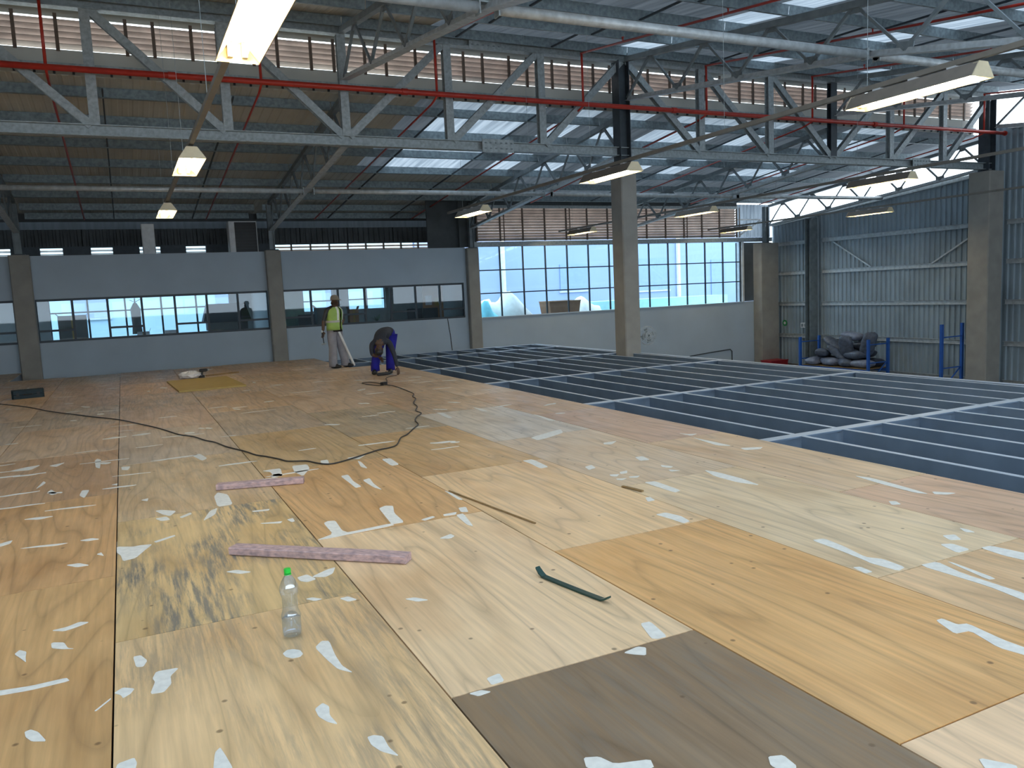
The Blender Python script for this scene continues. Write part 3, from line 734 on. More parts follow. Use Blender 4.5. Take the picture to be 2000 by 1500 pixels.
# sag rods / angle struts between purlins
for a, b in zip(BAYS[:-1], BAYS[1:]):
    for t in (.36, .70):
        xx = a + (b - a) * t
        ye = 28.6 if xx < 10 else 25.9
        MB().beam((xx, 17.0, back_top(17.0) + .03), (xx, ye, back_top(ye) + .03), .03, .035).build('sag_rod', 'dark_steel', ceil)
        for k in range(len(ny) - 1):
            MB().beam((xx, ny[k], near_top(ny[k]) + .03), (xx, ny[k + 1] + .3, near_top(ny[k + 1] + .3) + .15), .03, .035).build('sag_rod', 'dark_steel', ceil)

# ridge louvre between the two roof slopes
rl = empty('ridge_louver', (8, 16.95, 6.2), 'long brown louvred ridge vent glowing between the two roof slopes', 'louver')
LZ0, LZ1, LY = 6.33, 6.86, 16.95
for a, b in zip(BAYS[:-1], BAYS[1:]):
    for k in range(5):
        z = LZ0 + .06 + k * .105
        MB().beam((a, LY + .06, z), (b, LY + .06, z), .12, .012, up=(0, .6, .8)).build('blade', 'louver', rl)
    n = 12
    for k in range(n):
        xx = a + (b - a) * k / n + (.1 if k % 2 else 0)
        B(xx - .03, xx + .03, LY - .03, LY + .01, LZ0 - .05, LZ1 + .08).build('mullion', 'louver_post', rl)
    MB().beam((a, LY, 6.09), (b, LY, 6.09), .03, .44).build('flashing', 'roof', rl)
    MB().beam((a, LY, 7.105), (b, LY, 7.105), .03, .45).build('flashing', 'roof', rl)
    MB().profile((a, LY - .06, 6.0), (b, LY - .06, 6.0), [(-.04, -.06), (.04, -.06), (.04, .06), (-.04, .06)]).build('ridge_rail', 'galv', rl)
    for k in range(22):
        xx = a + (b - a) * (k + .5) / 22
        B(xx - .02, xx + .02, LY - .06, LY - .02, 5.88, 5.94).build('clip', 'dark_steel', rl)

# ---- lattice girder along the ridge line
gd = empty('lattice_girder', (11.16, YG, 4.7), 'long galvanised lattice girder crossing the hall on the concrete columns', 'girder')
GX = [-9.2, -6.93, -4.66, -2.4, -.12, 2.14, 4.41, 6.67, 8.92, 11.16, 13.44, 15.72, 17.99, 20.29, 22.58, 24.75]
GB, GT = 4.79, 6.95
MB().ibeam((GX[0], YG, GB), (GX[-1], YG, GB), .20, .2, .016).build('bottom_chord', 'galv', gd)
MB().ibeam((GX[0], YG, GT), (GX[-1], YG, GT), .20, .2, .016).build('top_chord', 'galv', gd)
for x in GX:
    w = .17 if x not in (11.16, 17.99, 24.75) else .22
    if x in (11.16, 24.75): continue
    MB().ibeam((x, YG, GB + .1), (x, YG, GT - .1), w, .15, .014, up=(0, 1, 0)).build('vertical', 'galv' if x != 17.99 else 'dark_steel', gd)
peak = {-2.4, 11.16, 24.75}
for a, b in zip(GX[:-1], GX[1:]):
    # diagonals fall away from the columns
    if a >= 11.16 and b <= 17.99 or a >= -2.4 and b <= 4.41: p, q = (a, GT - .08), (b, GB + .08)
    else: p, q = (a, GB + .08), (b, GT - .08)
    MB().ibeam((p[0] + .06, YG, p[1]), (q[0] - .06, YG, q[1]), .15, .13, .013, up=(0, 1, 0)).build('diagonal', 'galv', gd)
for x, z in [(7.75, GB), (7.55, GT), (21.5, GB)]:
    B(x - .38, x + .38, YG - .125, YG - .105, z - .14, z + .14).build('splice_plate', 'galv', gd)
    m = MB()
    for i in range(6):
        for s in (-.06, .06): m.box(x - .31 + i * .125 - .015, x - .28 + i * .125, YG - .14, YG - .124, z + s - .012, z + s + .012)
    m.build('bolt_rows', 'truss', gd)

# ---- roof trusses
def truss(x, side, label):
    if side == 'back':
        ya, yb = YG + .16, YW - .1
        top = lambda y: back_top(y) - .06; bot = lambda y: 3.86 + .095 * (YW - y)
        n = 6
    else:
        ya, yb = YG - .16, YR + .2
        top = lambda y: near_top(y) - .06
        def bot(y):
            K = [(16.5, 6.03), (9.35, 5.12), (6.9, 4.62), (2, 3.82), (-5, 2.9)]
            for (a, za), (b, zb) in zip(K[:-1], K[1:]):
                if y >= b: return za + (zb - za) * (a - y) / (a - b)
            return 2.9
        n = 11
    e = empty('roof_truss', (x, (ya + yb) / 2, bot((ya + yb) / 2)), label, 'truss')
    P = [ya + (yb - ya) * i / n for i in range(n + 1)]
    m = MB()
    if side == 'back': m.beam((x, ya, top(ya)), (x, yb, top(yb)), .11, .11)
    else: m.beam((x, ya, top(ya)), (x, yb, top(yb)), .12, .11)
    m.build('top_chord', 'truss', e)
    m = MB()
    ys = [ya, yb] if side == 'back' else [ya, 9.35, 6.9, 2, yb]
    for a, b in zip(ys[:-1], ys[1:]): m.profile((x, a, bot(a)), (x, b, bot(b)), [(-.08, -.05), (.08, -.05), (.08, -.035), (.012, -.035), (.012, .05), (-.012, .05), (-.012, -.035), (-.08, -.035)])
    m.build('bottom_chord', 'galv_light', e)  # paler steel puts the light on this flange into its colour
    for i in range(n):
        a, b = P[i], P[i + 1]; mid = (a + b) / 2
        MB().beam((x, a, bot(a) + .02), (x, mid, top(mid)), .05, .055).build('web', 'truss', e)
        MB().beam((x, mid, top(mid)), (x, b, bot(b) + .02), .04, .045).build('web', 'truss', e)
        if 0 < i:
            g = .15
            MB().beam((x, a - g, bot(a - g) + .06), (x, a + g, bot(a + g) + .06), .016, .16).build('gusset', 'truss', e)
        MB().beam((x, mid - .1, top(mid - .1) - .07), (x, mid + .1, top(mid + .1) - .07), .016, .13).build('gusset', 'truss', e)
    return e
nmz = {-9.2: 'out beyond the left edge', -2.4: 'at the left edge of the picture', 4.41: 'above the column between the office windows', 11.16: 'on the free-standing concrete column', 17.99: 'over the middle of the tall glazed bay', 24.85: 'against the corrugated right wall'}
for x in BAYS:
    truss(x, 'back', 'light roof truss falling to the window wall ' + nmz[x])
    truss(x, 'near', 'deep roof truss running overhead to the camera ' + nmz[x])
# tie tubes linking the truss bottom chords
def tie(y, z, label, r=.06):
    e = empty('tie_tube', (8, y, z), label, 'tube')
    for a, b in zip(BAYS[:-1], BAYS[1:]):
        MB().tube([(a + .12, y, z), (b - .12, y, z)], r, 12).build('tube', 'galv_light', e, smooth=True)
    for x in BAYS[1:-1]:
        B(x - .13, x + .13, y - .05, y + .05, z + .055, z + .075).build('end_bracket', 'galv', e)
        MB().box(x - .14, x - .12, y - .07, y + .07, z - .09, z + .09).box(x + .12, x + .14, y - .07, y + .07, z - .09, z + .09).build('end_flange', 'galv', e)
tie(20.25, 4.30, 'thin galvanised tie tube across the roof trusses nearer the window wall')
tie(9.36, 5.10, 'thick galvanised tie tube across the roof trusses overhead at the top', .07)

# ---- sprinkler pipes
sp = empty('sprinkler_main', (8, 16.02, 5.78), 'long red sprinkler main pipe running along the lattice girder', 'pipe')
MB().tube([(XL + .1, 16.05, 5.76), (25.05, 16.05, 5.76)], .055, 12).build('pipe', 'red', sp, smooth=True)
for x in [-5.2, 1.2, 5.6, 12.4, 19.3]: MB().tube([(x - .06, 16.05, 5.76), (x + .06, 16.05, 5.76)], .068, 12).build('coupling', 'red', sp)
MB().tube([(25.02, 16.05, 5.76), (25.07, 16.05, 5.76)], .075, 12).build('end_cap', 'red', sp)
ordn = ['first', 'second', 'third', 'fourth', 'fifth', 'sixth', 'seventh', 'eighth']
for k in range(8):
    x = -.78 + 3.545 * k
    e = empty('sprinkler_branch', (x, 16.05, 5.8), 'thin red sprinkler branch rising off the main, %s from the left' % ordn[k], 'pipe')
    zt = near_top(16.05) - .05
    MB().tube([(x, 16.05, 5.81), (x, 16.05, zt)], .026, 8).build('riser', 'red', e, smooth=True)
    MB().tube([(x, 16.08, zt), (x, 1.0, near_top(1.0) - .05)], .024, 8).build('near_run', 'red', e, smooth=True)
    ye = 28.3 if x < 10 else 25.6
    MB().tube([(x, 16.05, 5.72), (x, 16.4, 5.63), (x, ye, back_top(ye) - .06)], .022, 8).build('far_run', 'red' if True else 'red', e, smooth=True)
    for yy in (14.4, 11.2, 8.0, 4.8):
        MB().tube([(x, yy, near_top(yy) - .05), (x, yy, near_top(yy) + .03)], .014, 6).tube([(x, yy, near_top(yy) + .03), (x, yy, near_top(yy) + .045)], .03, 8).build('sprinkler_head', 'red', e)
# ================================================================== LIGHTS
M['green_sign'] = mat('green_sign_paint', (.03, .30, .10), .5)
LZ = 3.50
def fixture(x, yc, label):
    e = empty('fluorescent_light', (x, yc, LZ), label, 'light', 'fluorescent lights in four hanging rows')
    L2 = .76; wb_, wt_, h = .17, .065, .15
    # trough: two sloping sides and a flat back, open below
    m = MB(); t = .006
    outer = [(-wb_, 0), (-wt_, h), (wt_, h), (wb_, 0)]
    inner = [(wb_ - t, 0), (wt_ - t, h - t), (-wt_ + t, h - t), (-wb_ + t, 0)]
    m.profile((0, -L2, 0), (0, L2, 0), outer + inner)
    m.m = [0, 0, 0, 0, 1, 1, 1, 1, 0, 0]
    m.build('housing', ['lamp_out', 'lamp_white'], e, local=True)
    for s in (-1, 1):
        m = MB(); y0 = s * (L2 + .001); y1 = s * (L2 + .012)
        a, b = min(y0, y1), max(y0, y1)
        m.add([(px_, yy, pz) for yy in (a, b) for px_, pz in outer], [(0, 1, 2, 3), (7, 6, 5, 4), (0, 4, 5, 1), (1, 5, 6, 2), (2, 6, 7, 3), (3, 7, 4, 0)])
        m.build('end_cap', 'lamp_white', e, local=True)
    for s in (-1, 1):
        MB().tube([(s * .055, -L2 + .05, .055), (s * .055, L2 - .05, .055)], .017, 10).build('tube', 'tube', e, smooth=True, local=True)
        for q in (-1, 1): B(s * .055 - .02, s * .055 + .02, min(q * (L2 - .05), q * (L2 - .002)), max(q * (L2 - .05), q * (L2 - .002)), .03, h - .01).build('lamp_holder', 'lamp_white', e, local=True)
    for yy in (-.45, .0, .45): MB().box(-.04, .04, yy - .05, yy + .05, h, h + .025).build('bracket', 'white', e, local=True)
    return e
LX = [1.0, 7.85, 14.62, 21.5]; LYS = [6.03, 12.0, 18.05, 24.2]
rowname = ['left row', 'second row', 'third row', 'right row']
plan = {0: ['overhead at the top edge, nearest', 'in the middle', 'farthest'], 1: ['large near', 'by the free-standing column,', 'farthest'],
        2: [None, 'before the bright roof gap,', 'in the middle', 'farthest'], 3: [None, None, 'before the corrugated wall,', 'farthest']}
for r in range(4):
    for k, t in enumerate(plan[r]):
        if t is None: continue
        fixture(LX[r], LYS[k], 'lit fluorescent trough light, %s one of the %s' % (t.rstrip(','), rowname[r]))
    last = LYS[len(plan[r]) - 1]
    e = empty('lighting_conduit', (LX[r], 10, LZ + .2), 'brown lighting trunking carrying the %s of fluorescent lights' % rowname[r], 'conduit')
    MB().beam((LX[r], -2.0, LZ + .205), (LX[r], last + 1.6, LZ + .205), .06, .055).build('trunking', 'conduit', e)
    for yy in [LYS[0] - 3, LYS[0] + .6, LYS[0] + 3, LYS[1] + .6, LYS[1] + 3, LYS[2] + .6, LYS[2] + 3, LYS[3] + .6]:
        if yy > last + 1: continue
        zt = near_top(yy) if yy < YG else back_top(yy)
        MB().tube([(LX[r], yy, LZ + .23), (LX[r], yy, zt)], .003, 5).build('hanger_wire', 'galv', e)

# ================================================================== THINGS ON THE PLYWOOD
def batten(name, p, q, w, h, label):
    a, b = Vector((*p, 0)), Vector((*q, 0)); L_ = (b - a).length; ang = math.atan2(b.y - a.y, b.x - a.x)
    m = MB(); n = 9; rr = random.Random(int(L_ * 1000)); c = .006
    sec = [(-w / 2, c), (-w / 2 + c, 0), (w / 2 - c, 0), (w / 2, c), (w / 2, h - c), (w / 2 - c, h), (-w / 2 + c, h), (-w / 2, h - c)]
    vs_ = []
    for i in range(n + 1):
        s = -L_ / 2 + L_ * i / n; dy = rr.uniform(-.002, .002); dz = rr.uniform(0, .0015) if 0 < i < n else 0
        vs_ += [(s, y + dy, z + (dz if z > h / 2 else 0)) for y, z in sec]
    k = len(sec)
    m.add(vs_, [(i * k + j, i * k + (j + 1) % k, (i + 1) * k + (j + 1) % k, (i + 1) * k + j) for i in range(n) for j in range(k)] + [tuple(range(k - 1, -1, -1)), tuple(range(n * k, n * k + k))])
    o = m.build(name, 'batten'); o.location = ((a + b) / 2)[:2] + (0.0015,); o.rotation_euler = (0, 0, ang)
    return tag(o, label, 'timber', 'loose timber battens')
batten('timber_batten', (.51, 5.36), (1.43, 4.54), .10, .05, 'long pinkish-grey timber batten lying behind the plastic bottle')
batten('timber_batten', (.61, 7.33), (1.32, 7.11), .10, .05, 'short pink timber batten with a white smear, lying farther back')
o = batten('timber_strip', (2.28, 6.02), (2.44, 4.80), .016, .010, 'thin brown timber strip lying along a plywood joint'); o.data.materials[0] = M['strip']; del o['group']
o = batten('timber_chip', (3.50, 5.30), (3.54, 5.08), .03, .012, 'small brown timber offcut on the plywood near the joists'); o.data.materials[0] = M['strip']; del o['group']

# flat pry bar with two bent ends
m = MB(); P_ = [(-.29, .045), (-.265, .022), (-.235, .006), (-.1, .004), (.1, .004), (.235, .006), (.262, .016), (.285, .032)]
w_ = [.030, .036, .034, .034, .034, .034, .034, .030]; t = .010; vs_ = []
for (s, z), w in zip(P_, w_):
    vs_ += [(s, -w / 2, z), (s, w / 2, z), (s, w / 2, z + t), (s, -w / 2, z + t)]
m.add(vs_, [(i * 4 + j, i * 4 + (j + 1) % 4, i * 4 + 4 + (j + 1) % 4, i * 4 + 4 + j) for i in range(7) for j in range(4)] + [(3, 2, 1, 0), (28, 29, 30, 31)])
pb = m.build('pry_bar', 'pry'); pb.location = (2.045, 3.62, -.003); pb.rotation_euler = (0, 0, math.atan2(-.54, .11))
tag(pb, 'dark green flat pry bar with bent ends on pale plywood', 'pry bar')

# clear water bottle
bt = empty('water_bottle', (.60, 3.83, .0015), 'clear plastic water bottle with a bright green cap standing on the floor', 'bottle')
prof = [(.036, 0), (.043, .006), (.0455, .02), (.0455, .085), (.047, .10), (.044, .115), (.037, .135), (.036, .165), (.037, .195), (.043, .215), (.0455, .232), (.044, .25), (.034, .275), (.020, .297), (.0135, .306), (.0135, .316)]
inner = [(max(.004, r - .0012), z + .0015) for r, z in prof[:-1]] + [(.0123, .316)]
m = MB(); n = 28; ring = prof + inner[::-1]
m.lathe(ring, n=n); m.f = m.f[:-2]; m.m = m.m[:-2]
m.build('body', 'pet', bt, smooth=True, local=True)
MB().lathe([(.0150, .314), (.0165, .316), (.0165, .334), (.0150, .3365), (.004, .337)], n=20).build('cap', 'green_cap', bt, smooth=False, local=True)
MB().lathe([(.0145, .306), (.0175, .307), (.0175, .310), (.0145, .311)], n=20).build('neck_ring', 'green_cap', bt, local=True)
M['water'] = glass_mat('still_water', (.90, .94, .98))
MB().lathe([(.030, .004), (.041, .009), (.0438, .022), (.0438, .083), (.044, .09), (.002, .09)], n=24).build('water', 'water', bt, smooth=True, local=True)

# yellow board with clutter behind it
yb_ = MB().prism([(.83, 16.22), (2.06, 16.28), (1.96, 18.72), (.73, 18.66)], .002, .032).build('yellow_board', 'board', loc=(1.4, 17.45, .002))
tag(yb_, 'yellow shuttering board lying flat on the plywood', 'board')
bag = MB(); rr = random.Random(3)
bag.ell((1.25, 19.25, .07), (.26, .16, .085), 14, 8)
bag.v = [(x + rr.uniform(-.025, .025), y + rr.uniform(-.02, .02), max(.003, z + rr.uniform(-.02, .02))) for x, y, z in bag.v]
tag(bag.build('plastic_bag', 'bag_white', loc=(1.25, 19.25, 0)), 'crumpled pale plastic bag behind the yellow board', 'bag')
def drill(loc, rz, label, mt='black'):
    e = empty('power_drill', loc, label, 'drill', rz=rz)
    MB().tube([(-.11, 0, .16), (-.10, 0, .16), (.04, 0, .16), (.07, 0, .16)], [.025, .036, .036, .026], 12).build('motor', mt, e, local=True)
    MB().tube([(.07, 0, .16), (.10, 0, .16), (.12, 0, .16)], [.022, .02, .012], 10).tube([(.12, 0, .16), (.20, 0, .16)], .004, 6).build('chuck', 'galv', e, local=True)
    MB().tube([(-.05, 0, .13), (-.065, 0, .06)], .021, 8).build('grip', mt, e, local=True)
    MB().box(-.12, -.02, -.035, .035, .0, .055).build('battery', 'black', e, local=True)
    return e
drill((1.55, 19.2, .001), .4, 'black cordless drill standing behind the yellow board')
o = batten('timber_offcut', (1.6, 19.5), (2.35, 19.75), .05, .025, 'thin timber offcut behind the yellow board'); o.data.materials[0] = M['strip']; del o['group']

# dark tool case at the left
tcx = empty('tool_case', (-1.78, 17.9, .0015), 'dark teal plastic tool case lying on the plywood at the left', 'tool case', rz=.12)
def rbox(x0, x1, y0, y1, z0, z1, c):
    m = MB(); m.prism([(x0 + c, y0), (x1 - c, y0), (x1, y0 + c), (x1, y1 - c), (x1 - c, y1), (x0 + c, y1), (x0, y1 - c), (x0, y0 + c)], z0, z1); return m
rbox(-.27, .27, -.17, .17, 0, .075, .03).build('base', 'teal', tcx, local=True)
rbox(-.27, .27, -.17, .17, .081, .155, .03).build('lid', 'teal', tcx, local=True)
MB().tube([(-.07, -.17, .08), (-.07, -.21, .08), (.07, -.21, .08), (.07, -.17, .08)], .011, 8).build('handle', 'black', tcx, local=True)
for s in (-.17, .17): MB().box(s - .025, s + .025, -.182, -.171, .05, .11).build('latch', 'black', tcx, local=True)

# extension cord
CORD=[(-2.451,17.564),(-2.141,16.997),(-1.847,16.458),(-1.559,15.858),(-1.275,15.131),(-1.018,14.531),(-0.782,14.109),(-0.554,13.637),(-0.339,13.253),(-0.133,12.824),(0.061,12.249),(0.242,11.766),(0.38,11.291),(0.507,10.804),(0.587,10.645),(0.661,10.449),(0.751,10.118),(0.843,9.878),(0.917,9.506),(0.977,9.308),(1.071,8.982),(1.141,8.723),(1.221,8.561),(1.312,8.329),(1.361,8.168),(1.444,8.073),(1.538,8.03),(1.603,7.859),(1.678,7.743),(1.782,7.75),(1.962,7.849),(2.136,7.996),(2.311,8.123),(2.435,8.161),(2.558,8.276),(2.723,8.638),(2.856,8.815),(3.061,9.172),(3.209,9.426),(3.287,9.767),(3.41,10.04),(3.563,10.308),(3.583,10.597),(3.738,10.976),(3.824,11.387),(4.007,11.818),(4.074,12.16),(4.197,12.466),(4.249,12.964),(4.291,13.514),(4.285,13.943),(4.226,14.227),(4.214,14.581),(4.145,14.894),(4.027,14.905),(3.962,14.742),(4.019,14.452),(4.103,14.14),(4.241,14.211),(4.458,14.787),(4.587,15.272),(4.772,15.594),(4.94,15.677)]

def catmull(pts, n=4):
    out = []
    for i in range(len(pts) - 1):
        p0, p1, p2, p3 = (Vector(pts[max(0, min(len(pts) - 1, i + d))]) for d in (-1, 0, 1, 2))
        for k in range(n):
            t = k / n
            out.append(.5 * ((2 * p1) + (p2 - p0) * t + (2 * p0 - 5 * p1 + 4 * p2 - p3) * t * t + (3 * p1 - p0 - 3 * p2 + p3) * t ** 3))
    out.append(Vector(pts[-1])); return out
cp = catmull([(x, y, .0085 + (.004 if i % 5 == 0 else 0)) for i, (x, y) in enumerate(CORD)])
ec = empty('extension_cord', (2.0, 7.5, 0), 'long black extension cord looping across the plywood to the bending worker', 'cord')
MB().tube(cp, .0075, 6).build('cable', 'cable', ec, smooth=True)
m = MB(); m.box(-.06, .06, -.035, .035, .002, .055); o = m.build('plug_socket', 'black', ec, local=True); o.location = Vector((CORD[-12][0], CORD[-12][1], 0)) - ec.location; o.rotation_euler = (0, 0, .6)
cp2 = catmull([(-3.2, 15.2, .008), (-2.75, 15.3, .008), (-2.35, 15.7, .008), (-2.2, 16.1, .008), (-2.5, 16.25, .01), (-2.9, 15.95, .012), (-3.2, 15.6, .012)])
o = MB().tube(cp2, .0075, 6).build('cable_loop', 'cable', loc=(-2.7, 15.7, 0), smooth=True); tag(o, 'loose loop of black cable at the left edge below the tool case', 'cable')

# ================================================================== PEOPLE
def skin(name, parent, joints, bones, mats, sub=2):
    """one continuous surface grown over a skeleton; bones = (joint, joint, material index)"""
    me = bpy.data.meshes.new(name + '_skeleton'); names = list(joints); ix = {k: i for i, k in enumerate(names)}
    me.from_pydata([joints[k][0] for k in names], [(ix[a], ix[b]) for a, b, _ in bones], [])
    o = bpy.data.objects.new(name, me); C.objects.link(o)
    bm = bmesh.new(); bm.from_mesh(me); sl = bm.verts.layers.skin.verify(); bm.verts.ensure_lookup_table()
    for i, k in enumerate(names):
        r = joints[k][1]; bm.verts[i][sl].radius = r if isinstance(r, tuple) else (r, r)
        bm.verts[i][sl].use_root = (i == 0)
    bm.to_mesh(me); bm.free()
    o.modifiers.new('skin', 'SKIN').use_smooth_shade = True
    ss = o.modifiers.new('sub', 'SUBSURF'); ss.levels = sub; ss.render_levels = sub
    dg = bpy.context.evaluated_depsgraph_get(); dg.update()
    nm = bpy.data.meshes.new_from_object(o.evaluated_get(dg))
    bpy.data.objects.remove(o); bpy.data.meshes.remove(me)
    nm.name = name; nm.materials.clear()
    for k in mats: nm.materials.append(M[k])
    segs = [(Vector(joints[a][0]), Vector(joints[b][0]), mi) for a, b, mi in bones]
    for p in nm.polygons:
        c = p.center; best = 1e9; bi = 0
        for a, b, mi in segs:
            d = b - a; t = max(0, min(1, (c - a).dot(d) / max(1e-9, d.dot(d)))); q = (c - a - d * t).length
            if q < best: best, bi = q, mi
        p.material_index = bi; p.use_smooth = True
    o2 = bpy.data.objects.new(name, nm); C.objects.link(o2); o2.parent = parent
    return o2

def hand(parent, wrist, fwd, side, curl, mt='skin'):
    """palm and five unequal bent fingers; fwd = towards the fingertips, side = towards the thumb"""
    f = Vector(fwd).normalized(); s = Vector(side); s = (s - f * s.dot(f)).normalized(); n = f.cross(s); w = Vector(wrist)
    m = MB()
    R_ = Matrix((s, f, n)).transposed()
    m.ell(w + f * .045, (.040, .052, .017), 10, 7, R_)
    for i, (off, ln) in enumerate([(.028, .072), (.010, .080), (-.009, .074), (-.027, .058)]):
        p = w + f * .085 + s * off; d = f.copy(); pts = [p - f * .02, p]
        for k, fr in enumerate((.45, .32, .23)):
            d = (d + n * curl * (.35 + .25 * k)).normalized(); p = p + d * ln * fr; pts.append(p)
        m.tube(pts, [.0095, .0092, .0088, .008, .0062], 7)
    p = w + f * .025 + s * .036; m.tube([p - s * .012, p, p + (s * .7 + f * .7) * .03, p + (s * .7 + f * .7) * .03 + (f + n * curl).normalized() * .026], [.012, .0115, .010, .007], 7)
    return m.build('hand', mt, parent, smooth=True, local=True)

def face(parent, c, fwd, r=.1, mt='skin'):
    f = Vector(fwd).normalized(); u = Vector((0, 0, 1)); u = (u - f * u.dot(f)).normalized(); s = f.cross(u); c = Vector(c); m = MB(); R_ = Matrix((s, f, u)).transposed()
    m.ell(c + f * r * .98 + u * (-.012), (.014, .02, .022), 8, 6, R_)
    for k in (-1, 1): m.ell(c + s * k * r * .86 + u * -.005, (.012, .022, .032), 8, 6, R_)
    m.ell(c + f * r * .88 + u * -.052, (.024, .012, .008), 8, 5, R_)
    m.build('face_features', mt, parent, smooth=True, local=True)
    e = MB()
    for k in (-1, 1): e.ell(c + f * r * .90 + s * k * .031 + u * .012, (.012, .008, .007), 8, 5, R_)
    e.build('eyes', 'black', parent, smooth=True, local=True)

# -- standing worker
p1 = empty('person', (4.46, 18.75, 0), 'standing person in a hi-vis vest, cap and grey trousers holding a hammer', 'person', rz=-.235)
J = {'pelvis': ((0, 0, .93), (.135, .105)), 'waist': ((.005, 0, 1.06), (.125, .10)), 'chest': ((.01, 0, 1.26), (.15, .115)), 'neckb': ((.025, -.005, 1.42), (.075, .07)), 'neck': ((.035, -.01, 1.475), .052), 'head': ((.045, -.015, 1.56), (.078, .088)), 'crown': ((.05, -.015, 1.635), (.062, .07)),
     'shR': ((-.145, -.07, 1.375), .068), 'elR': ((-.235, -.10, 1.13), .046), 'wrR': ((-.265, -.12, .885), .032),
     'shL': ((.165, .07, 1.375), .068), 'elL': ((.215, .05, 1.13), .046), 'wrL': ((.12, -.04, .96), .032),
     'hipR': ((-.075, -.06, .87), .098), 'knR': ((-.065, -.08, .48), .064), 'anR': ((-.09, -.08, .10), .046), 'toR': ((.06, -.17, .045), .036),
     'hipL': ((.08, .06, .87), .098), 'knL': ((.13, .04, .48), .064), 'anL': ((.19, .05, .10), .046), 'toL': ((.35, -.03, .045), .036)}
Bn = [('pelvis', 'waist', 1), ('waist', 'chest', 1), ('chest', 'neckb', 1), ('neckb', 'neck', 0), ('neck', 'head', 0), ('head', 'crown', 0),
      ('neckb', 'shR', 1), ('shR', 'elR', 1), ('elR', 'wrR', 0), ('neckb', 'shL', 1), ('shL', 'elL', 1), ('elL', 'wrL', 0),
      ('pelvis', 'hipR', 2), ('hipR', 'knR', 2), ('knR', 'anR', 2), ('anR', 'toR', 3), ('pelvis', 'hipL', 2), ('hipL', 'knL', 2), ('knL', 'anL', 2), ('anL', 'toL', 3)]
skin('body', p1, J, Bn, ['skin', 'black', 'trousers', 'black'])
face(p1, (.045, -.015, 1.565), (.8, -.6, -.15), .088)
def shell(rows, mt, name, parent, n=24, gap=None, th=.012):
    """open garment shell from elliptical rings (cx, cy, z, rx, ry); gap = (angle, half width) left open at the front"""
    m = MB(); ang = []
    for k in range(n + 1):
        a = 2 * math.pi * k / n
        if gap: a = gap[0] + gap[1] + (2 * math.pi - 2 * gap[1]) * k / n
        ang.append(a)
    vo = []; vi = []
    for cx, cy, z, rx, ry in rows:
        vo += [(cx + rx * math.cos(a), cy + ry * math.sin(a), z) for a in ang]; vi += [(cx + (rx - th) * math.cos(a), cy + (ry - th) * math.sin(a), z) for a in ang]
    k = n + 1; R_ = len(rows); O = R_ * k; fs = []
    for i in range(R_ - 1):
        for j in range(n):
            fs.append((i * k + j, i * k + j + 1, (i + 1) * k + j + 1, (i + 1) * k + j)); fs.append((O + i * k + j, O + (i + 1) * k + j, O + (i + 1) * k + j + 1, O + i * k + j + 1))
    for i in (0, R_ - 1):
        for j in range(n): fs.append((i * k + j, O + i * k + j, O + i * k + j + 1, i * k + j + 1))
    m.add(vo + vi, fs); return m.build(name, mt, parent, smooth=True, local=True)
fa = math.atan2(-.6, .8)
vest_ = shell([(0, 0, .90, .185, .165), (.0, 0, 1.02, .182, .155), (.01, 0, 1.15, .185, .155), (.01, 0, 1.28, .20, .16), (.015, 0, 1.37, .19, .145), (.02, 0, 1.435, .13, .10)], 'vest', 'vest', p1, gap=(fa, .16))
shell([(0, 0, 1.075, .192, .163), (.0, 0, 1.125, .192, .163)], 'tape', 'reflective_band', vest_, gap=(fa, .17), th=.006)
for a0 in (fa + .45, fa - .45):
    m = MB(); pts = []
    for z, rx, ry in [(1.13, .19, .162), (1.28, .206, .166), (1.37, .196, .151), (1.44, .13, .10)]: pts.append((.01 + rx * math.cos(a0), ry * math.sin(a0), z))
    for a, b in zip(pts[:-1], pts[1:]): m.beam(a, b, .05, .008, up=(math.cos(a0), math.sin(a0), 0))
    m.build('shoulder_tape', 'tape', vest_, local=True)
shell([(-.0, 0, .86, .178, .152), (0, 0, .93, .182, .156)], 'black', 'shirt_hem', p1)
# trouser legs, loose and flared
for nm_, hp, kn, an in (('R', (-.075, -.06), (-.065, -.08), (-.09, -.08)), ('L', (.08, .06), (.13, .04), (.19, .05))):
    shell([(an[0] + .01, an[1], .045, .105, .095), (an[0] + .005, an[1], .16, .098, .09), (kn[0], kn[1], .48, .095, .092), (hp[0], hp[1], .74, .108, .10), (hp[0] * .8, hp[1] * .8, .90, .112, .105)], 'trousers', 'trouser_leg', p1)
m = MB(); m.lathe([(.098, 1.60), (.10, 1.63), (.092, 1.675), (.062, 1.71), (.01, 1.722)], (.048, -.015, 0), 20); cap_ = m.build('cap', 'cap_cloth', p1, smooth=True, local=True)
m = MB(); d = Vector((.8, -.6, 0)); s = Vector((.6, .8, 0)); c0 = Vector((.048, -.015, 1.607))
m.add([c0 + d * .07 + s * .075, c0 + d * .165 + s * .045 + V(0, 0, -.018), c0 + d * .165 - s * .045 + V(0, 0, -.018), c0 + d * .07 - s * .075, c0 + d * .07 + s * .075 + V(0, 0, .008), c0 + d * .165 + s * .045 + V(0, 0, -.010), c0 + d * .165 - s * .045 + V(0, 0, -.010), c0 + d * .07 - s * .075 + V(0, 0, .008)],
      [(3, 2, 1, 0), (4, 5, 6, 7), (0, 1, 5, 4), (1, 2, 6, 5), (2, 3, 7, 6), (3, 0, 4, 7)]); m.build('cap_peak', 'cap_cloth', cap_, local=True)
hand(p1, (-.267, -.122, .88), (-.06, -.1, -1), (.8, -.5, 0), .9); hand(p1, (.115, -.045, .95), (-.5, -.6, -.6), (.3, -.6, .6), .9)
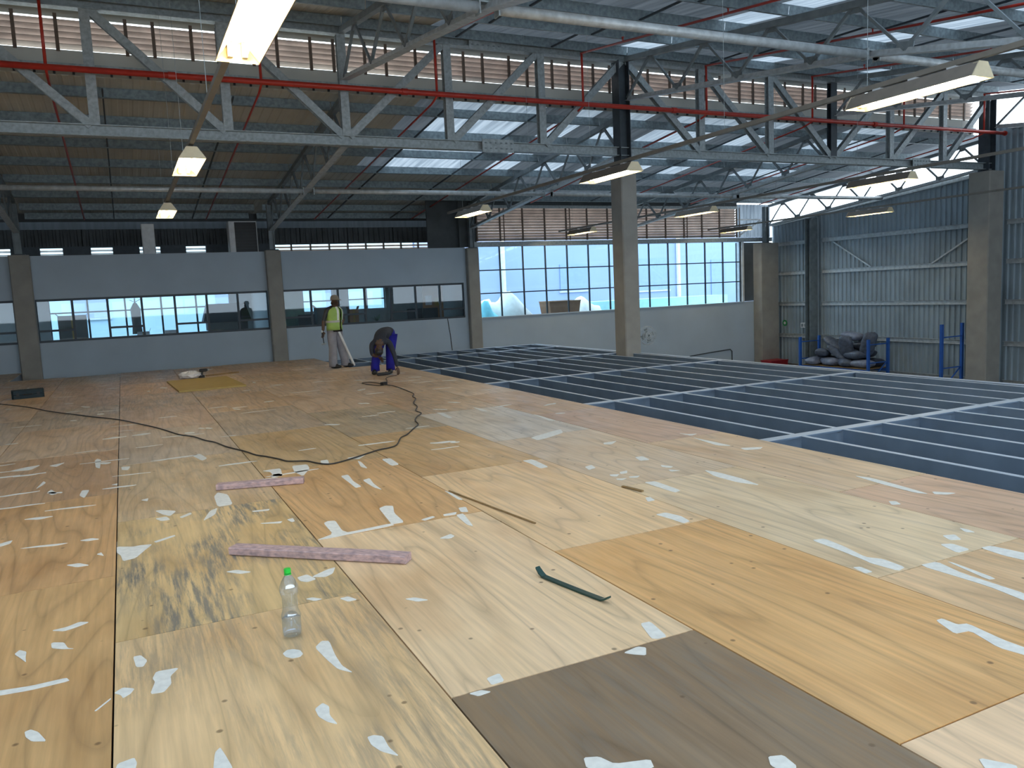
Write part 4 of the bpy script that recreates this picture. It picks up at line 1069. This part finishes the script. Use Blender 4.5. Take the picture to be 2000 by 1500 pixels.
for an, to in (((-.09, -.08), (.08, -.18)), ((.19, .05), (.37, -.04))):
    d = Vector((to[0] - an[0], to[1] - an[1], 0)); L_ = d.length; d.normalize(); s = Vector((-d.y, d.x, 0)); m = MB()
    R_ = Matrix((d, s, Vector((0, 0, 1)))).transposed(); cc = Vector((*an, 0)) + d * L_ * .38
    m.ell(cc + V(0, 0, .045), (.15, .052, .045), 14, 8, R_); m.v = [(x, y, max(.001, z)) for x, y, z in m.v]; m.build('shoe', 'black', p1, smooth=True, local=True)
# the hammer in the hand: shaft down, steel head
def wl_(p, base, rz):
    c, s = math.cos(rz), math.sin(rz); return (base[0] + p[0] * c - p[1] * s, base[1] + p[0] * s + p[1] * c, base[2] + p[2])
W1 = lambda *p: wl_(p, (4.46, 18.75, 0), -.235)
hm = empty('hammer', W1(-.268, -.15, .82), 'small hammer hanging from the standing person\'s hand', 'hammer')
MB().tube([W1(-.285, -.155, .86), W1(-.262, -.165, .60)], [.013, .010], 8).build('shaft', 'black', hm)
MB().tube([W1(-.315, -.165, .592), W1(-.28, -.165, .592), W1(-.24, -.165, .596), W1(-.20, -.165, .604)], [.019, .015, .016, .004], 8).build('head', 'galv_light', hm)
MB().tube([W1(-.29, -.152, .91), W1(-.284, -.155, .86)], .016, 8).build('grip', 'tape', hm)
wp = MB().tube([W1(.06, -.10, .95), W1(.40, -.02, .035)], .028, 12).build('white_pole', 'white', loc=W1(.40, -.02, 0)); tag(wp, 'white plastic pipe leaning from the standing person to the floor edge', 'pipe')

# -- bending worker
p2 = empty('person', (4.86, 16.25, 0), 'bent-over person in navy shirt and blue trousers working at the plywood edge', 'person', rz=-.29)
J = {'pelvis': ((.10, .24, .84), (.15, .13)), 'waist': ((.07, .10, .90), (.15, .13)), 'chest': ((.0, -.08, .84), (.175, .135)), 'neckb': ((-.06, -.24, .71), (.085, .08)), 'neck': ((-.075, -.29, .64), .055), 'head': ((-.085, -.335, .56), (.082, .092)), 'crown': ((-.09, -.36, .475), (.066, .074)),
     'shR': ((.13, -.20, .69), .070), 'elR': ((.22, -.26, .42), .050), 'wrR': ((.265, -.31, .16), .036),
     'shL': ((-.23, -.20, .66), .070), 'elL': ((-.235, -.26, .44), .050), 'wrL': ((-.10, -.24, .40), .036),
     'hipR': ((.20, .22, .80), .108), 'knR': ((.15, .06, .46), .075), 'anR': ((.13, .10, .10), .05), 'toR': ((.11, -.07, .04), .038),
     'hipL': ((.0, .22, .80), .108), 'knL': ((-.12, .03, .47), .075), 'anL': ((-.19, .08, .10), .05), 'toL': ((-.23, -.09, .04), .038)}
Bn = [('pelvis', 'waist', 1), ('waist', 'chest', 1), ('chest', 'neckb', 1), ('neckb', 'neck', 0), ('neck', 'head', 0), ('head', 'crown', 0),
      ('neckb', 'shR', 1), ('shR', 'elR', 1), ('elR', 'wrR', 1), ('neckb', 'shL', 1), ('shL', 'elL', 1), ('elL', 'wrL', 0),
      ('pelvis', 'hipR', 2), ('hipR', 'knR', 2), ('knR', 'anR', 2), ('anR', 'toR', 3), ('pelvis', 'hipL', 2), ('hipL', 'knL', 2), ('knL', 'anL', 2), ('anL', 'toL', 3)]
skin('body', p2, J, Bn, ['skin', 'navy', 'overall', 'black'])
face(p2, (-.085, -.335, .55), (-.1, -.55, .15), .09)
m = MB(); m.ell((-.09, -.345, .50), (.088, .09, .085), 14, 8); m.build('hair', 'black', p2, smooth=True, local=True)
hand(p2, (.268, -.315, .155), (.12, -.25, -.9), (-.7, -.5, 0), .5); hand(p2, (-.095, -.235, .395), (.4, .35, -.6), (.6, -.6, .2), .6)
for tx, hp, kn, an in ((0, (.20, .22), (.15, .06), (.13, .10)), (1, (.0, .22), (-.12, .03), (-.19, .08))):
    shell([(an[0], an[1], .07, .095, .09), (an[0], an[1] - .01, .2, .09, .09), (kn[0], kn[1], .47, .10, .10), ((hp[0] + kn[0]) / 2, (hp[1] + kn[1]) / 2 + .02, .66, .115, .115), (hp[0], hp[1], .82, .125, .13)], 'overall', 'trouser_leg', p2)
for an, to in (((.13, .10), (.11, -.1)), ((-.19, .08), (-.24, -.12))):
    d = Vector((to[0] - an[0], to[1] - an[1], 0)); L_ = d.length; d.normalize(); s = Vector((-d.y, d.x, 0)); m = MB()
    R_ = Matrix((d, s, Vector((0, 0, 1)))).transposed(); cc = Vector((*an, 0)) + d * L_ * .38
    m.ell(cc + V(0, 0, .048), (.15, .054, .05), 14, 8, R_); m.v = [(x, y, max(.001, z)) for x, y, z in m.v]; m.build('boot', 'black', p2, smooth=True, local=True)
# angle grinder between the boots
ag = empty('angle_grinder', (4.76, 15.93, 0), 'black angle grinder lying on the plywood before the bending worker', 'grinder', rz=.15)
MB().tube([(-.17, 0, .035), (-.15, 0, .04), (.02, 0, .04), (.10, 0, .045), (.13, 0, .045)], [.02, .032, .032, .035, .028], 12).build('motor_body', 'black', ag, local=True)
MB().lathe([(.002, .012), (.062, .012), (.062, .016), (.002, .016)], (.13, 0, 0), 20).build('cutting_disc', 'galv', ag, local=True)
MB().lathe([(.012, .016), (.012, .04)], (.13, 0, 0), 10).build('spindle', 'galv', ag, local=True)
MB().tube([(.09, 0, .05), (.09, .12, .06)], .014, 8).build('side_handle', 'black', ag, local=True)

# ================================================================== BY THE RIGHT WALL
rk = empty('pallet_rack', (24.05, 20, GZ), 'low blue pallet rack frame standing along the corrugated wall', 'rack')
for y, zt in ((22.9, -.66), (19.75, -.66), (16.95, -.08)):
    for x in (23.5, 24.5):
        MB().profile((x, y, GZ), (x, y, zt), [(-.045, -.04), (.045, -.04), (.045, .04), (.03, .04), (.03, -.025), (-.03, -.025), (-.03, .04), (-.045, .04)], up=(0, 1, 0)).build('upright', 'blue', rk)
    for z in (-2.2, -1.5, -.85 if zt < -.5 else -.5):
        MB().beam((23.55, y, z), (24.45, y, z), .035, .035).build('brace', 'blue', rk)
    MB().beam((23.55, y, -2.2), (24.45, y, -1.5), .03, .03).build('brace', 'blue', rk)
for y0, y1 in ((22.85, 19.80),):
    for x in (23.5, 24.5): MB().beam((x, y0, -1.80), (x, y1, -1.80), .05, .11).build('shelf_beam', 'blue', rk)
for k in range(8):
    xx = 23.56 + .128 * k
    B(xx, xx + .11, 19.85, 22.8, -1.74, -1.715).build('shelf_board', 'strip', rk)

def sack(c, size, rot, mt, label, seed):
    rr = random.Random(seed); n, m_ = 16, 12; L_, W_, H_ = size; vs_ = []
    for i in range(m_ + 1):
        t = i / m_; s = 2 * t - 1
        k = max(.0, 1 - abs(s) ** 4) ** .5; flat = .35 + .65 * k
        for j in range(n):
            a = 2 * math.pi * j / n
            ca, sa = math.cos(a), math.sin(a)
            x = s * L_ / 2 * (1 + .02 * math.sin(5 * a))
            y = W_ / 2 * math.copysign(abs(ca) ** .85, ca) * (.52 + .48 * k)
            z = H_ / 2 * math.copysign(abs(sa) ** .9, sa) * (k * .95 + .05)
            b = 1 + .06 * math.sin(3 * a + seed + 4 * t) + .04 * math.sin(7 * t * 3 + a * 2 + seed)
            vs_.append((x, y * b, z * b - .04 * H_ * (1 - s * s)))
    fs = [(i * n + j, (i + 1) * n + j, (i + 1) * n + (j + 1) % n, i * n + (j + 1) % n) for i in range(m_) for j in range(n)]
    fs += [tuple(range(n)), tuple(range(m_ * n + n - 1, m_ * n - 1, -1))]
    m = MB(); m.add(vs_, fs); e = m.build('sack', mt, smooth=True); e.location = c; e.rotation_euler = rot
    tag(e, label, 'sack', 'sacks piled on the blue rack')
    return e
S = (.95, .52, .30)
same = 'dark grey filled sack in the heap on the blue rack by the corrugated wall'
SK = [((23.85, 22.45, -1.56), (0, .0, .2), 'sack_pale', 'pale sack at the bottom left of the sack heap'),
      ((23.85, 21.75, -1.56), (0, .0, 1.2), 'sack_pale', 'sack with a whitish end lying at the bottom of the heap'),
      ((23.85, 21.05, -1.56), (.1, 0, .9), 'sack', same), ((23.85, 20.30, -1.56), (0, .05, 1.5), 'sack_pale', 'lilac-grey sack at the bottom beside the front blue upright'),
      ((24.4, 22.3, -1.55), (0, 0, 1.5), 'sack_dark', same), ((24.4, 21.3, -1.55), (0, 0, 1.5), 'sack_dark', same), ((24.4, 20.35, -1.55), (0, 0, 1.5), 'sack_dark', same),
      ((23.95, 22.2, -1.27), (.1, .2, .6), 'sack', 'flattened sack sagging at the left of the heap'), ((23.95, 21.45, -1.22), (0, -.55, 1.7), 'sack', same),
      ((23.9, 20.65, -1.27), (.1, .1, 1.3), 'sack', same), ((24.45, 21.8, -1.24), (0, 0, 1.4), 'sack_dark', same), ((24.45, 20.75, -1.24), (0, 0, 1.6), 'sack_dark', same),
      ((24.1, 21.75, -.92), (.1, -.5, 1.65), 'sack', 'tilted sack leaning at the upper left of the heap'), ((23.8, 20.95, -.98), (.2, 1.05, .5), 'sack', 'upright sack in the middle of the heap'),
      ((24.2, 20.55, -.93), (0, .1, 1.5), 'sack_dark', same), ((24.2, 21.0, -.60), (0, -.1, 1.45), 'sack_pale', 'topmost pale sack lying across the heap'),
      ((23.95, 20.12, -.86), (.1, 1.15, 1.2), 'sack', 'upright tied sack at the right top of the heap')]
for i, (c, r, mt, lb) in enumerate(SK): sack(c, S, r, mt, lb, i + 1)
for i, (c, r, lb) in enumerate([((24.3, 18.8, GZ + .15), (0, 0, 1.4), 'loose pale sack on the ground right of the heap'), ((24.3, 16.95 + .9, GZ + .15), (0, 0, 1.7), 'dark sack on the ground by the right rack frame')]): sack(c, S, r, 'sack_pale' if i == 0 else 'sack_dark', lb, 40 + i)
rc = empty('red_crate', (24.35, 25.15, GZ), 'red plastic crate in the far corner below the mezzanine edge', 'crate')
for x0, x1, y0, y1 in ((23.9, 24.8, 24.85, 24.88), (23.9, 24.8, 25.42, 25.45), (23.9, 23.93, 24.88, 25.42), (24.77, 24.8, 24.88, 25.42)): B(x0, x1, y0, y1, GZ, GZ + .82).build('side', 'crate_red', rc)
B(23.93, 24.77, 24.88, 25.42, GZ, GZ + .03).build('bottom', 'crate_red', rc)
B(23.88, 24.82, 24.83, 25.47, GZ + .82, GZ + .86).build('rim', 'crate_red', rc)
so = empty('socket_box', (XR - .15, 24.15, -.36), 'white double socket box on the corrugated wall left of the steel column', 'socket')
B(XR - .2, XR - .04, 24.0, 24.34, -.42, -.22).build('box', 'white', so)
for yy in (24.08, 24.25): B(XR - .21, XR - .201, yy - .05, yy + .05, -.38, -.26).build('socket_face', 'truss', so)

gs = empty('safety_sign', (XR - .06, 25.35, -.25), 'small round green and white sign on the corrugated wall near the corner column', 'sign')
MB().tube([(XR - .06, 25.35, -.25), (XR - .05, 25.35, -.25)], .13, 16).build('disc', 'green_sign', gs)
MB().tube([(XR - .064, 25.35, -.25), (XR - .0601, 25.35, -.25)], .06, 12).build('centre', 'white', gs)

# wall fan behind the free-standing column
fn = empty('wall_fan', (11.75, 16.75, .33), 'round caged fan fixed to the free-standing concrete column', 'fan')
fc = Vector((12.0, 16.85, .33)); fd = Vector((-.1, -.995, 0)); fs_ = Vector((.995, -.1, 0))
def ringpts(c, r, n=28): return [c + (fs_ * math.cos(2 * math.pi * k / n) + Vector((0, 0, 1)) * math.sin(2 * math.pi * k / n)) * r for k in range(n + 1)]
m = MB()
for r, dd in ((.235, 0), (.235, .08), (.15, .105), (.09, .12)): m.tube(ringpts(fc + fd * dd, r), .008, 5)
for k in range(30):
    a = 2 * math.pi * k / 30; w = fs_ * math.cos(a) + Vector((0, 0, 1)) * math.sin(a)
    m.tube([fc + fd * .12 + w * .03, fc + fd * .12 + w * .09, fc + fd * .105 + w * .15, fc + fd * .08 + w * .235, fc + w * .235], .005, 4)
m.build('cage', 'galv_light', fn)
for k in range(4):
    a = 2 * math.pi * k / 4 + .3; w = fs_ * math.cos(a) + Vector((0, 0, 1)) * math.sin(a); z = fd.cross(w); m = MB()
    p = [fc + fd * .03 + w * .03 - z * .02, fc + fd * .02 + w * .18 - z * .06, fc + fd * .05 + w * .18 + z * .06, fc + fd * .05 + w * .03 + z * .02]
    m.add(p + [q + fd * .004 for q in p], [(3, 2, 1, 0), (4, 5, 6, 7), (0, 1, 5, 4), (1, 2, 6, 5), (2, 3, 7, 6), (3, 0, 4, 7)]); m.build('fan_blade', 'truss', fn)
MB().tube([fc - fd * .12, fc + fd * .04], .055, 12).build('motor', 'truss', fn)
MB().tube([fc - fd * .1, (11.6, 16.8, .28), (11.31, 16.5, .25)], .018, 8).build('arm', 'truss', fn)

# conduit and cables on the window wall
cd = tag(MB().tube([(20.6, YW - .03, -1.35), (21.6, YW - .03, -1.28), (22.7, YW - .03, -1.22), (22.8, YW - .03, -1.3), (22.8, YW - .03, -2.2)], .022, 8).build('wall_conduit', 'dark_steel', loc=(22, YW - .03, -1.3)), 'dark conduit bent along the lower window wall near the corner', 'conduit')
tag(MB().tube([(10.15, YW - .012, .77), (10.22, YW - .012, .2), (10.3, YW - .012, -.9)], .012, 6).build('hanging_cable', 'cable', loc=(10.2, YW - .012, 0)), 'black cable hanging on the white wall below the office window', 'cable')

# ================================================================== ON THE OFFICE ROOF
def aircon(loc, w, d, h, label, dark):
    e = empty('air_conditioner', loc, label, 'air conditioner', 'outdoor units on the office roof')
    rbox(-w / 2, w / 2, -d / 2, d / 2, .06, h, .02).build('casing', 'white', e, local=True)
    for s in (-1, 1): B(s * w * .36 - .03, s * w * .36 + .03, -d / 2, d / 2, 0, .06).build('foot', 'dark_steel', e, local=True)
    if dark:
        B(-w / 2 + .18, w / 2 - .03, -d / 2 - .012, -d / 2 - .001, .09, h - .03).build('grille', 'black', e, local=True)
        for k in range(9): B(-w / 2 + .18, w / 2 - .03, -d / 2 - .018, -d / 2 - .0125, .12 + k * (h - .2) / 9, .125 + k * (h - .2) / 9).build('grille_bar', 'dark_steel', e, local=True)
    else:
        B(-w / 2 + .03, w / 2 - .03, -d / 2 - .012, -d / 2 - .001, .12, h - .05).build('front_panel', 'white', e, local=True)
    return e
aircon((.92, 26.75, 3.12), .36, .3, 1.0, 'narrow white outdoor unit standing on the office roof', False)
aircon((3.66, 26.85, 3.12), .86, .5, 1.07, 'large white outdoor unit with a black grille on the office roof by the wall column', True)

# ================================================================== OFFICES BEHIND THE GLASS
of = empty('office_room', (0, 28.5, -.1), 'office interior seen through the window bands', 'room', kind='structure')
B(XL, 11.2, YW + .22, 31.0, -.25, -.1).build('office_floor', 'slab', of)
OX = [(-9.4, -7.6), (-4.0, -2.2), (3.6, 4.8), (7.4, 8.0), (9.5, 11.2)]
B(XL, 11.2, 31.0, 31.2, -.1, .35).build('office_wall_panel', 'office_wall', of); B(XL, 11.2, 31.0, 31.2, 2.35, 3.02).build('office_wall_panel', 'office_wall', of)
for a, b in OX: B(a, b, 31.0, 31.2, .35, 2.35).build('office_wall_panel', 'office_wall', of)
for (a, b) in zip([p[1] for p in OX[:-1]], [p[0] for p in OX[1:]]):
    n = max(2, round((b - a) / 1.2))
    for k in range(n + 1):
        xx = a + (b - a) * k / n; B(xx - .03, xx + .03, 31.06, 31.14, .35, 2.35).build('office_window_bar', 'frame', of)
    B(a, b, 31.07, 31.13, 1.55, 1.6).build('office_window_bar', 'frame', of)
    B(a, b, 31.095, 31.105, .35, 2.35).build('pane', 'film', of)
B(4.8, 9.5, 30.9, 30.99, .35, 1.2).build('office_wall_panel', 'office_wall', of)
B(11.08, 11.2, YW + .23, 31.0, -.1, 3.02).build('office_wall_panel', 'office_wall', of)
B(4.35, 4.45, YW + .22, 31.0, -.1, 3.02).build('partition', 'office_wall', of)
B(5.0, 5.7, 28.2, 28.3, -.1, 2.3).build('green_screen', 'office_green', of)
def desk(x, y, w, d, label):
    e = empty('desk', (x, y, -.1), label, 'desk')
    B(-w / 2, w / 2, -d / 2, d / 2, .72, .75).build('top', 'white_frame', e, local=True)
    for sx in (-1, 1): B(sx * (w / 2 - .03) - .02, sx * (w / 2 - .03) + .02, -d / 2 + .03, d / 2 - .03, 0, .72).build('side', 'office_dark', e, local=True)
    return e
def carton(x, y, z, w, d, h, mt, label):
    e = empty('carton', (x, y, z), label, 'carton')
    B(-w / 2, w / 2, -d / 2, d / 2, 0, h).build('box', mt, e, local=True)
    for s in (-1, 1):
        m = MB(); m.add([(s * w / 2, -d / 2, h), (s * w / 2, d / 2, h), (s * w * .62, d / 2, h + .1), (s * w * .62, -d / 2, h + .1)], [(0, 1, 2, 3)]); m.build('flap', mt, e, local=True)
    B(-.03, .03, -d / 2 - .001, -d / 2 + .0, 0, h).build('tape', 'board', e, local=True)
    return e
def monitor(x, y, z, label):
    e = empty('monitor', (x, y, z), label, 'monitor')
    B(-.28, .28, -.02, .02, .14, .50).build('screen_back', 'office_dark', e, local=True); B(-.03, .03, 0, .03, .01, .2).build('stand', 'office_dark', e, local=True); B(-.12, .12, -.09, .09, 0, .012).build('foot', 'office_dark', e, local=True)
    return e
def stack_on(x, y, z, items, lab):
    for i, (w, d, h, mt, lb) in enumerate(items):
        tag(B(x - w / 2, x + w / 2, y - d / 2, y + d / 2, z, z + h).build('file_box', mt, loc=(x, y, z)), lb, 'box'); z += h
desk(-1.1, 27.3, 1.5, .7, 'white desk behind the leftmost light of the left office window')
carton(-1.35, 27.3, .65, .75, .5, .85, 'carton_grey', 'big grey carton on a desk at the left of the left office window')
desk(.7, 27.6, 1.6, .7, 'white desk behind the middle of the left office window')
carton(.55, 27.6, .65, .35, .3, .24, 'white_frame', 'small pale open box on the desk in the left office window')
stack_on(1.35, 27.5, .65, [(.4, .3, .12, 'carton', 'brown file box at the bottom of the small office stack'), (.38, .28, .12, 'white_frame', 'pale file box on top of the small office stack')], '')
# a coat stand with a hanging sack shape
cs = empty('coat_stand', (.4, 28.6, -.1), 'coat stand with a dark coat behind the left office window', 'coat stand')
MB().tube([(.4, 28.6, -.1), (.4, 28.6, 1.95)], .02, 8).build('pole', 'office_dark', cs); MB().lathe([(.22, 0), (.22, .03), (.03, .05)], (.4, 28.6, -.1), 16).build('foot', 'office_dark', cs)
MB().tube([(.4, 28.58, 1.8), (.4, 28.58, 1.6), (.4, 28.58, 1.1), (.4, 28.58, .8)], [.05, .16, .14, .16], 10).build('coat', 'carton_grey', cs, smooth=True)
MB().tube([(.25, 28.6, 1.9), (.4, 28.6, 1.82), (.58, 28.6, 1.92)], .012, 6).build('hook', 'office_dark', cs)
# slant-sided machine at the right of the left window
pl = empty('office_printer', (3.05, 27.6, -.1), 'wide dark slant-sided machine at the right of the left office window', 'office machine')
m = MB(); m.add([(-.75, -.35, 1.15), (.75, -.35, 1.15), (.75, .35, 1.15), (-.75, .35, 1.15), (-.58, -.25, 1.75), (.58, -.25, 1.75), (.58, .3, 1.75), (-.58, .3, 1.75)], [(3, 2, 1, 0), (4, 5, 6, 7), (0, 1, 5, 4), (1, 2, 6, 5), (2, 3, 7, 6), (3, 0, 4, 7)]); m.build('hood', 'office_dark', pl, local=True)
B(-.62, .62, -.3, .3, .9, 1.15).build('front', 'carton_grey', pl, local=True); B(-.5, .5, -.25, .25, 0, .9).build('stand', 'office_dark', pl, local=True)
# behind the second band
for i, (x, lb) in enumerate([(5.4, 'white desk behind the first lights of the right office window'), (7.6, 'white desk in the middle of the right office window'), (9.7, 'white desk at the right end of the right office window')]): desk(x, 27.4, 1.5, .7, lb)
carton(6.5, 28.3, .65 - .75, .8, .5, 1.45, 'carton_grey', 'tall grey carton behind the standing worker in the office')
carton(7.2, 27.4, .65, .32, .3, .6, 'carton', 'upright brown carton on the middle office desk')
monitor(9.45, 27.4, .65, 'computer monitor at the right end of the right office window'); monitor(10.05, 27.4, .65, 'second computer monitor beside the wall column'); monitor(5.6, 27.4, .65, 'computer monitor near the first light of the right office window')
pt = empty('potted_plant', (8.05, 27.4, .65), 'small leafy pot plant on the middle office desk', 'plant')
MB().lathe([(.07, 0), (.09, .14), (.08, .14)], (8.05, 27.4, .65), 12).build('pot', 'white_frame', pt)
rr = random.Random(9)
for k in range(26):
    a = rr.uniform(0, 6.28); l = rr.uniform(.12, .28); b = Vector((8.05, 27.4, .78)); d = Vector((math.cos(a) * l, math.sin(a) * l, rr.uniform(.05, .3))); s = Vector((-math.sin(a), math.cos(a), 0)) * .03
    m = MB(); m.add([b, b + d * .5 + s, b + d, b + d * .5 - s], [(0, 1, 2, 3)]); m.build('leaf', 'office_green', pt)
nb_ = empty('notice_board', (10.35, 27.9, .9), 'brown notice board standing at the right end of the right office window', 'notice board')
B(9.95, 10.75, 27.88, 27.92, .0, 2.1).build('board', 'carton', nb_); B(10.05, 10.3, 27.87, 27.879, 1.25, 1.6).build('paper', 'white_frame', nb_); B(10.4, 10.6, 27.87, 27.879, 1.2, 1.5).build('paper', 'board', nb_)

# ================================================================== OUTSIDE
fb = empty('neighbouring_building', (10, 40, GZ), 'pale blue neighbouring building seen through the glass', 'building')
B(14, 38, 40, 40.4, GZ, 4.75).build('facade', 'facade', fb)
B(-14, 13.9, 40, 40.4, GZ, 4.75).build('facade', 'cyan_facade', fb)
for x0, x1, z0, z1 in [(14.9, 16.2, 1.4, 2.6), (22.6, 24.4, 1.5, 3.0), (28.0, 30.2, 1.3, 3.2), (33.5, 34.6, .6, 3.0), (4, 5.5, 1.3, 2.6), (-2, -.5, 1.3, 2.6), (9.2, 10.3, 1.2, 2.4)]:
    B(x0, x1, 39.94, 39.995, z0, z1).build('window', 'facade_dark', fb)
    B(x0 - .08, x1 + .08, 39.9, 39.995, z0 - .1, z0 - .01).build('window_sill', 'white_frame', fb)
for x in (19.0, 30.9): MB().tube([(x, 39.9, GZ), (x, 39.9, 4.7)], .13, 10).build('downpipe', 'tarp', fb)
yard = tag(B(-14, 44, 31.3, 50, GZ - .2, GZ - .02).build('yard_ground', 'slab'), 'concrete yard outside the windows', 'ground', kind='structure')
an = empty('yard_canopy', (19, 33, GZ), 'low mint-green flat canopy outside the tall glazed bay', 'canopy')
B(19.5, 27.5, 31.6, 33.2, .55, .95).build('canopy_roof', 'mint', an)
for x in (19.8, 23.5, 27.2): B(x - .06, x + .06, 32.3, 32.42, GZ - .02, .55).build('canopy_post', 'white_frame', an)
tr = empty('yard_platform', (15, 31, GZ), 'raised loading platform outside the tall glazed bay', 'platform', kind='structure')
B(11.4, 19.3, YW + .6, 32.5, GZ - .02, .35).build('platform_block', 'slab', tr)
def heap(c, r, mt, label, seed):
    rr = random.Random(seed); m = MB(); m.ell((0, 0, 0), r, 18, 10)
    ph = [rr.uniform(0, 6.28) for _ in range(4)]
    m.v = [(x * (1 + .18 * math.sin(5 * z / r[2] + ph[0]) + .1 * math.sin(9 * y + ph[1])), y * (1 + .15 * math.sin(4 * x + ph[2])), max(-.0, z * (1 + .22 * math.sin(6 * x / r[0] + ph[3])))) for x, y, z in m.v]
    o = m.build('tarpaulin_heap', mt, smooth=True); o.location = c; tag(o, label, 'tarpaulin'); return o
heap((14.1, 29.6, .352), (1.1, .8, 1.1), 'tarp', 'bright white crumpled tarpaulin heap outside the glazed bay', 2)
heap((12.75, 28.6, .352), (.6, .5, .8), 'tarp_cyan', 'cyan tarpaulin bundle at the left end of the glazed bay', 4)
heap((18.2, 30.4, .352), (1.0, .6, .75), 'tarp', 'low white tarpaulin heap right of the brown container outside', 6)
heap((13.4, 31.0, .352), (1.3, .6, 1.0), 'tarp', 'pale tarpaulin heap farther back at the left outside', 8)
M['tub'] = mat('brown_tub', (.30, .15, .075), .7)
bc = empty('brown_container', (16.0, 28.4, .352), 'open brown tapered container standing outside the glazed bay', 'container')
m = MB(); b_, t_ = (.62, .38), (.72, .45); z1 = .78
def ringq(s, z, i=0): return [(-s[0] + i, -s[1] + i, z), (s[0] - i, -s[1] + i, z), (s[0] - i, s[1] - i, z), (-s[0] + i, s[1] - i, z)]
m.add(ringq(b_, 0) + ringq(t_, z1) + ringq(t_, z1, .03) + ringq(b_, .04, .03), [(3, 2, 1, 0)] + [(i, (i + 1) % 4, 4 + (i + 1) % 4, 4 + i) for i in range(4)] + [(4 + i, 4 + (i + 1) % 4, 8 + (i + 1) % 4, 8 + i) for i in range(4)] + [(8 + i, 8 + (i + 1) % 4, 12 + (i + 1) % 4, 12 + i) for i in range(4)] + [(12, 13, 14, 15)])
m.build('tub', 'tub', bc, local=True)
MB().tube([(-.72, -.45, z1), (.72, -.45, z1), (.72, .45, z1), (-.72, .45, z1), (-.72, -.45, z1)], .02, 6).build('rim', 'carton', bc, local=True)
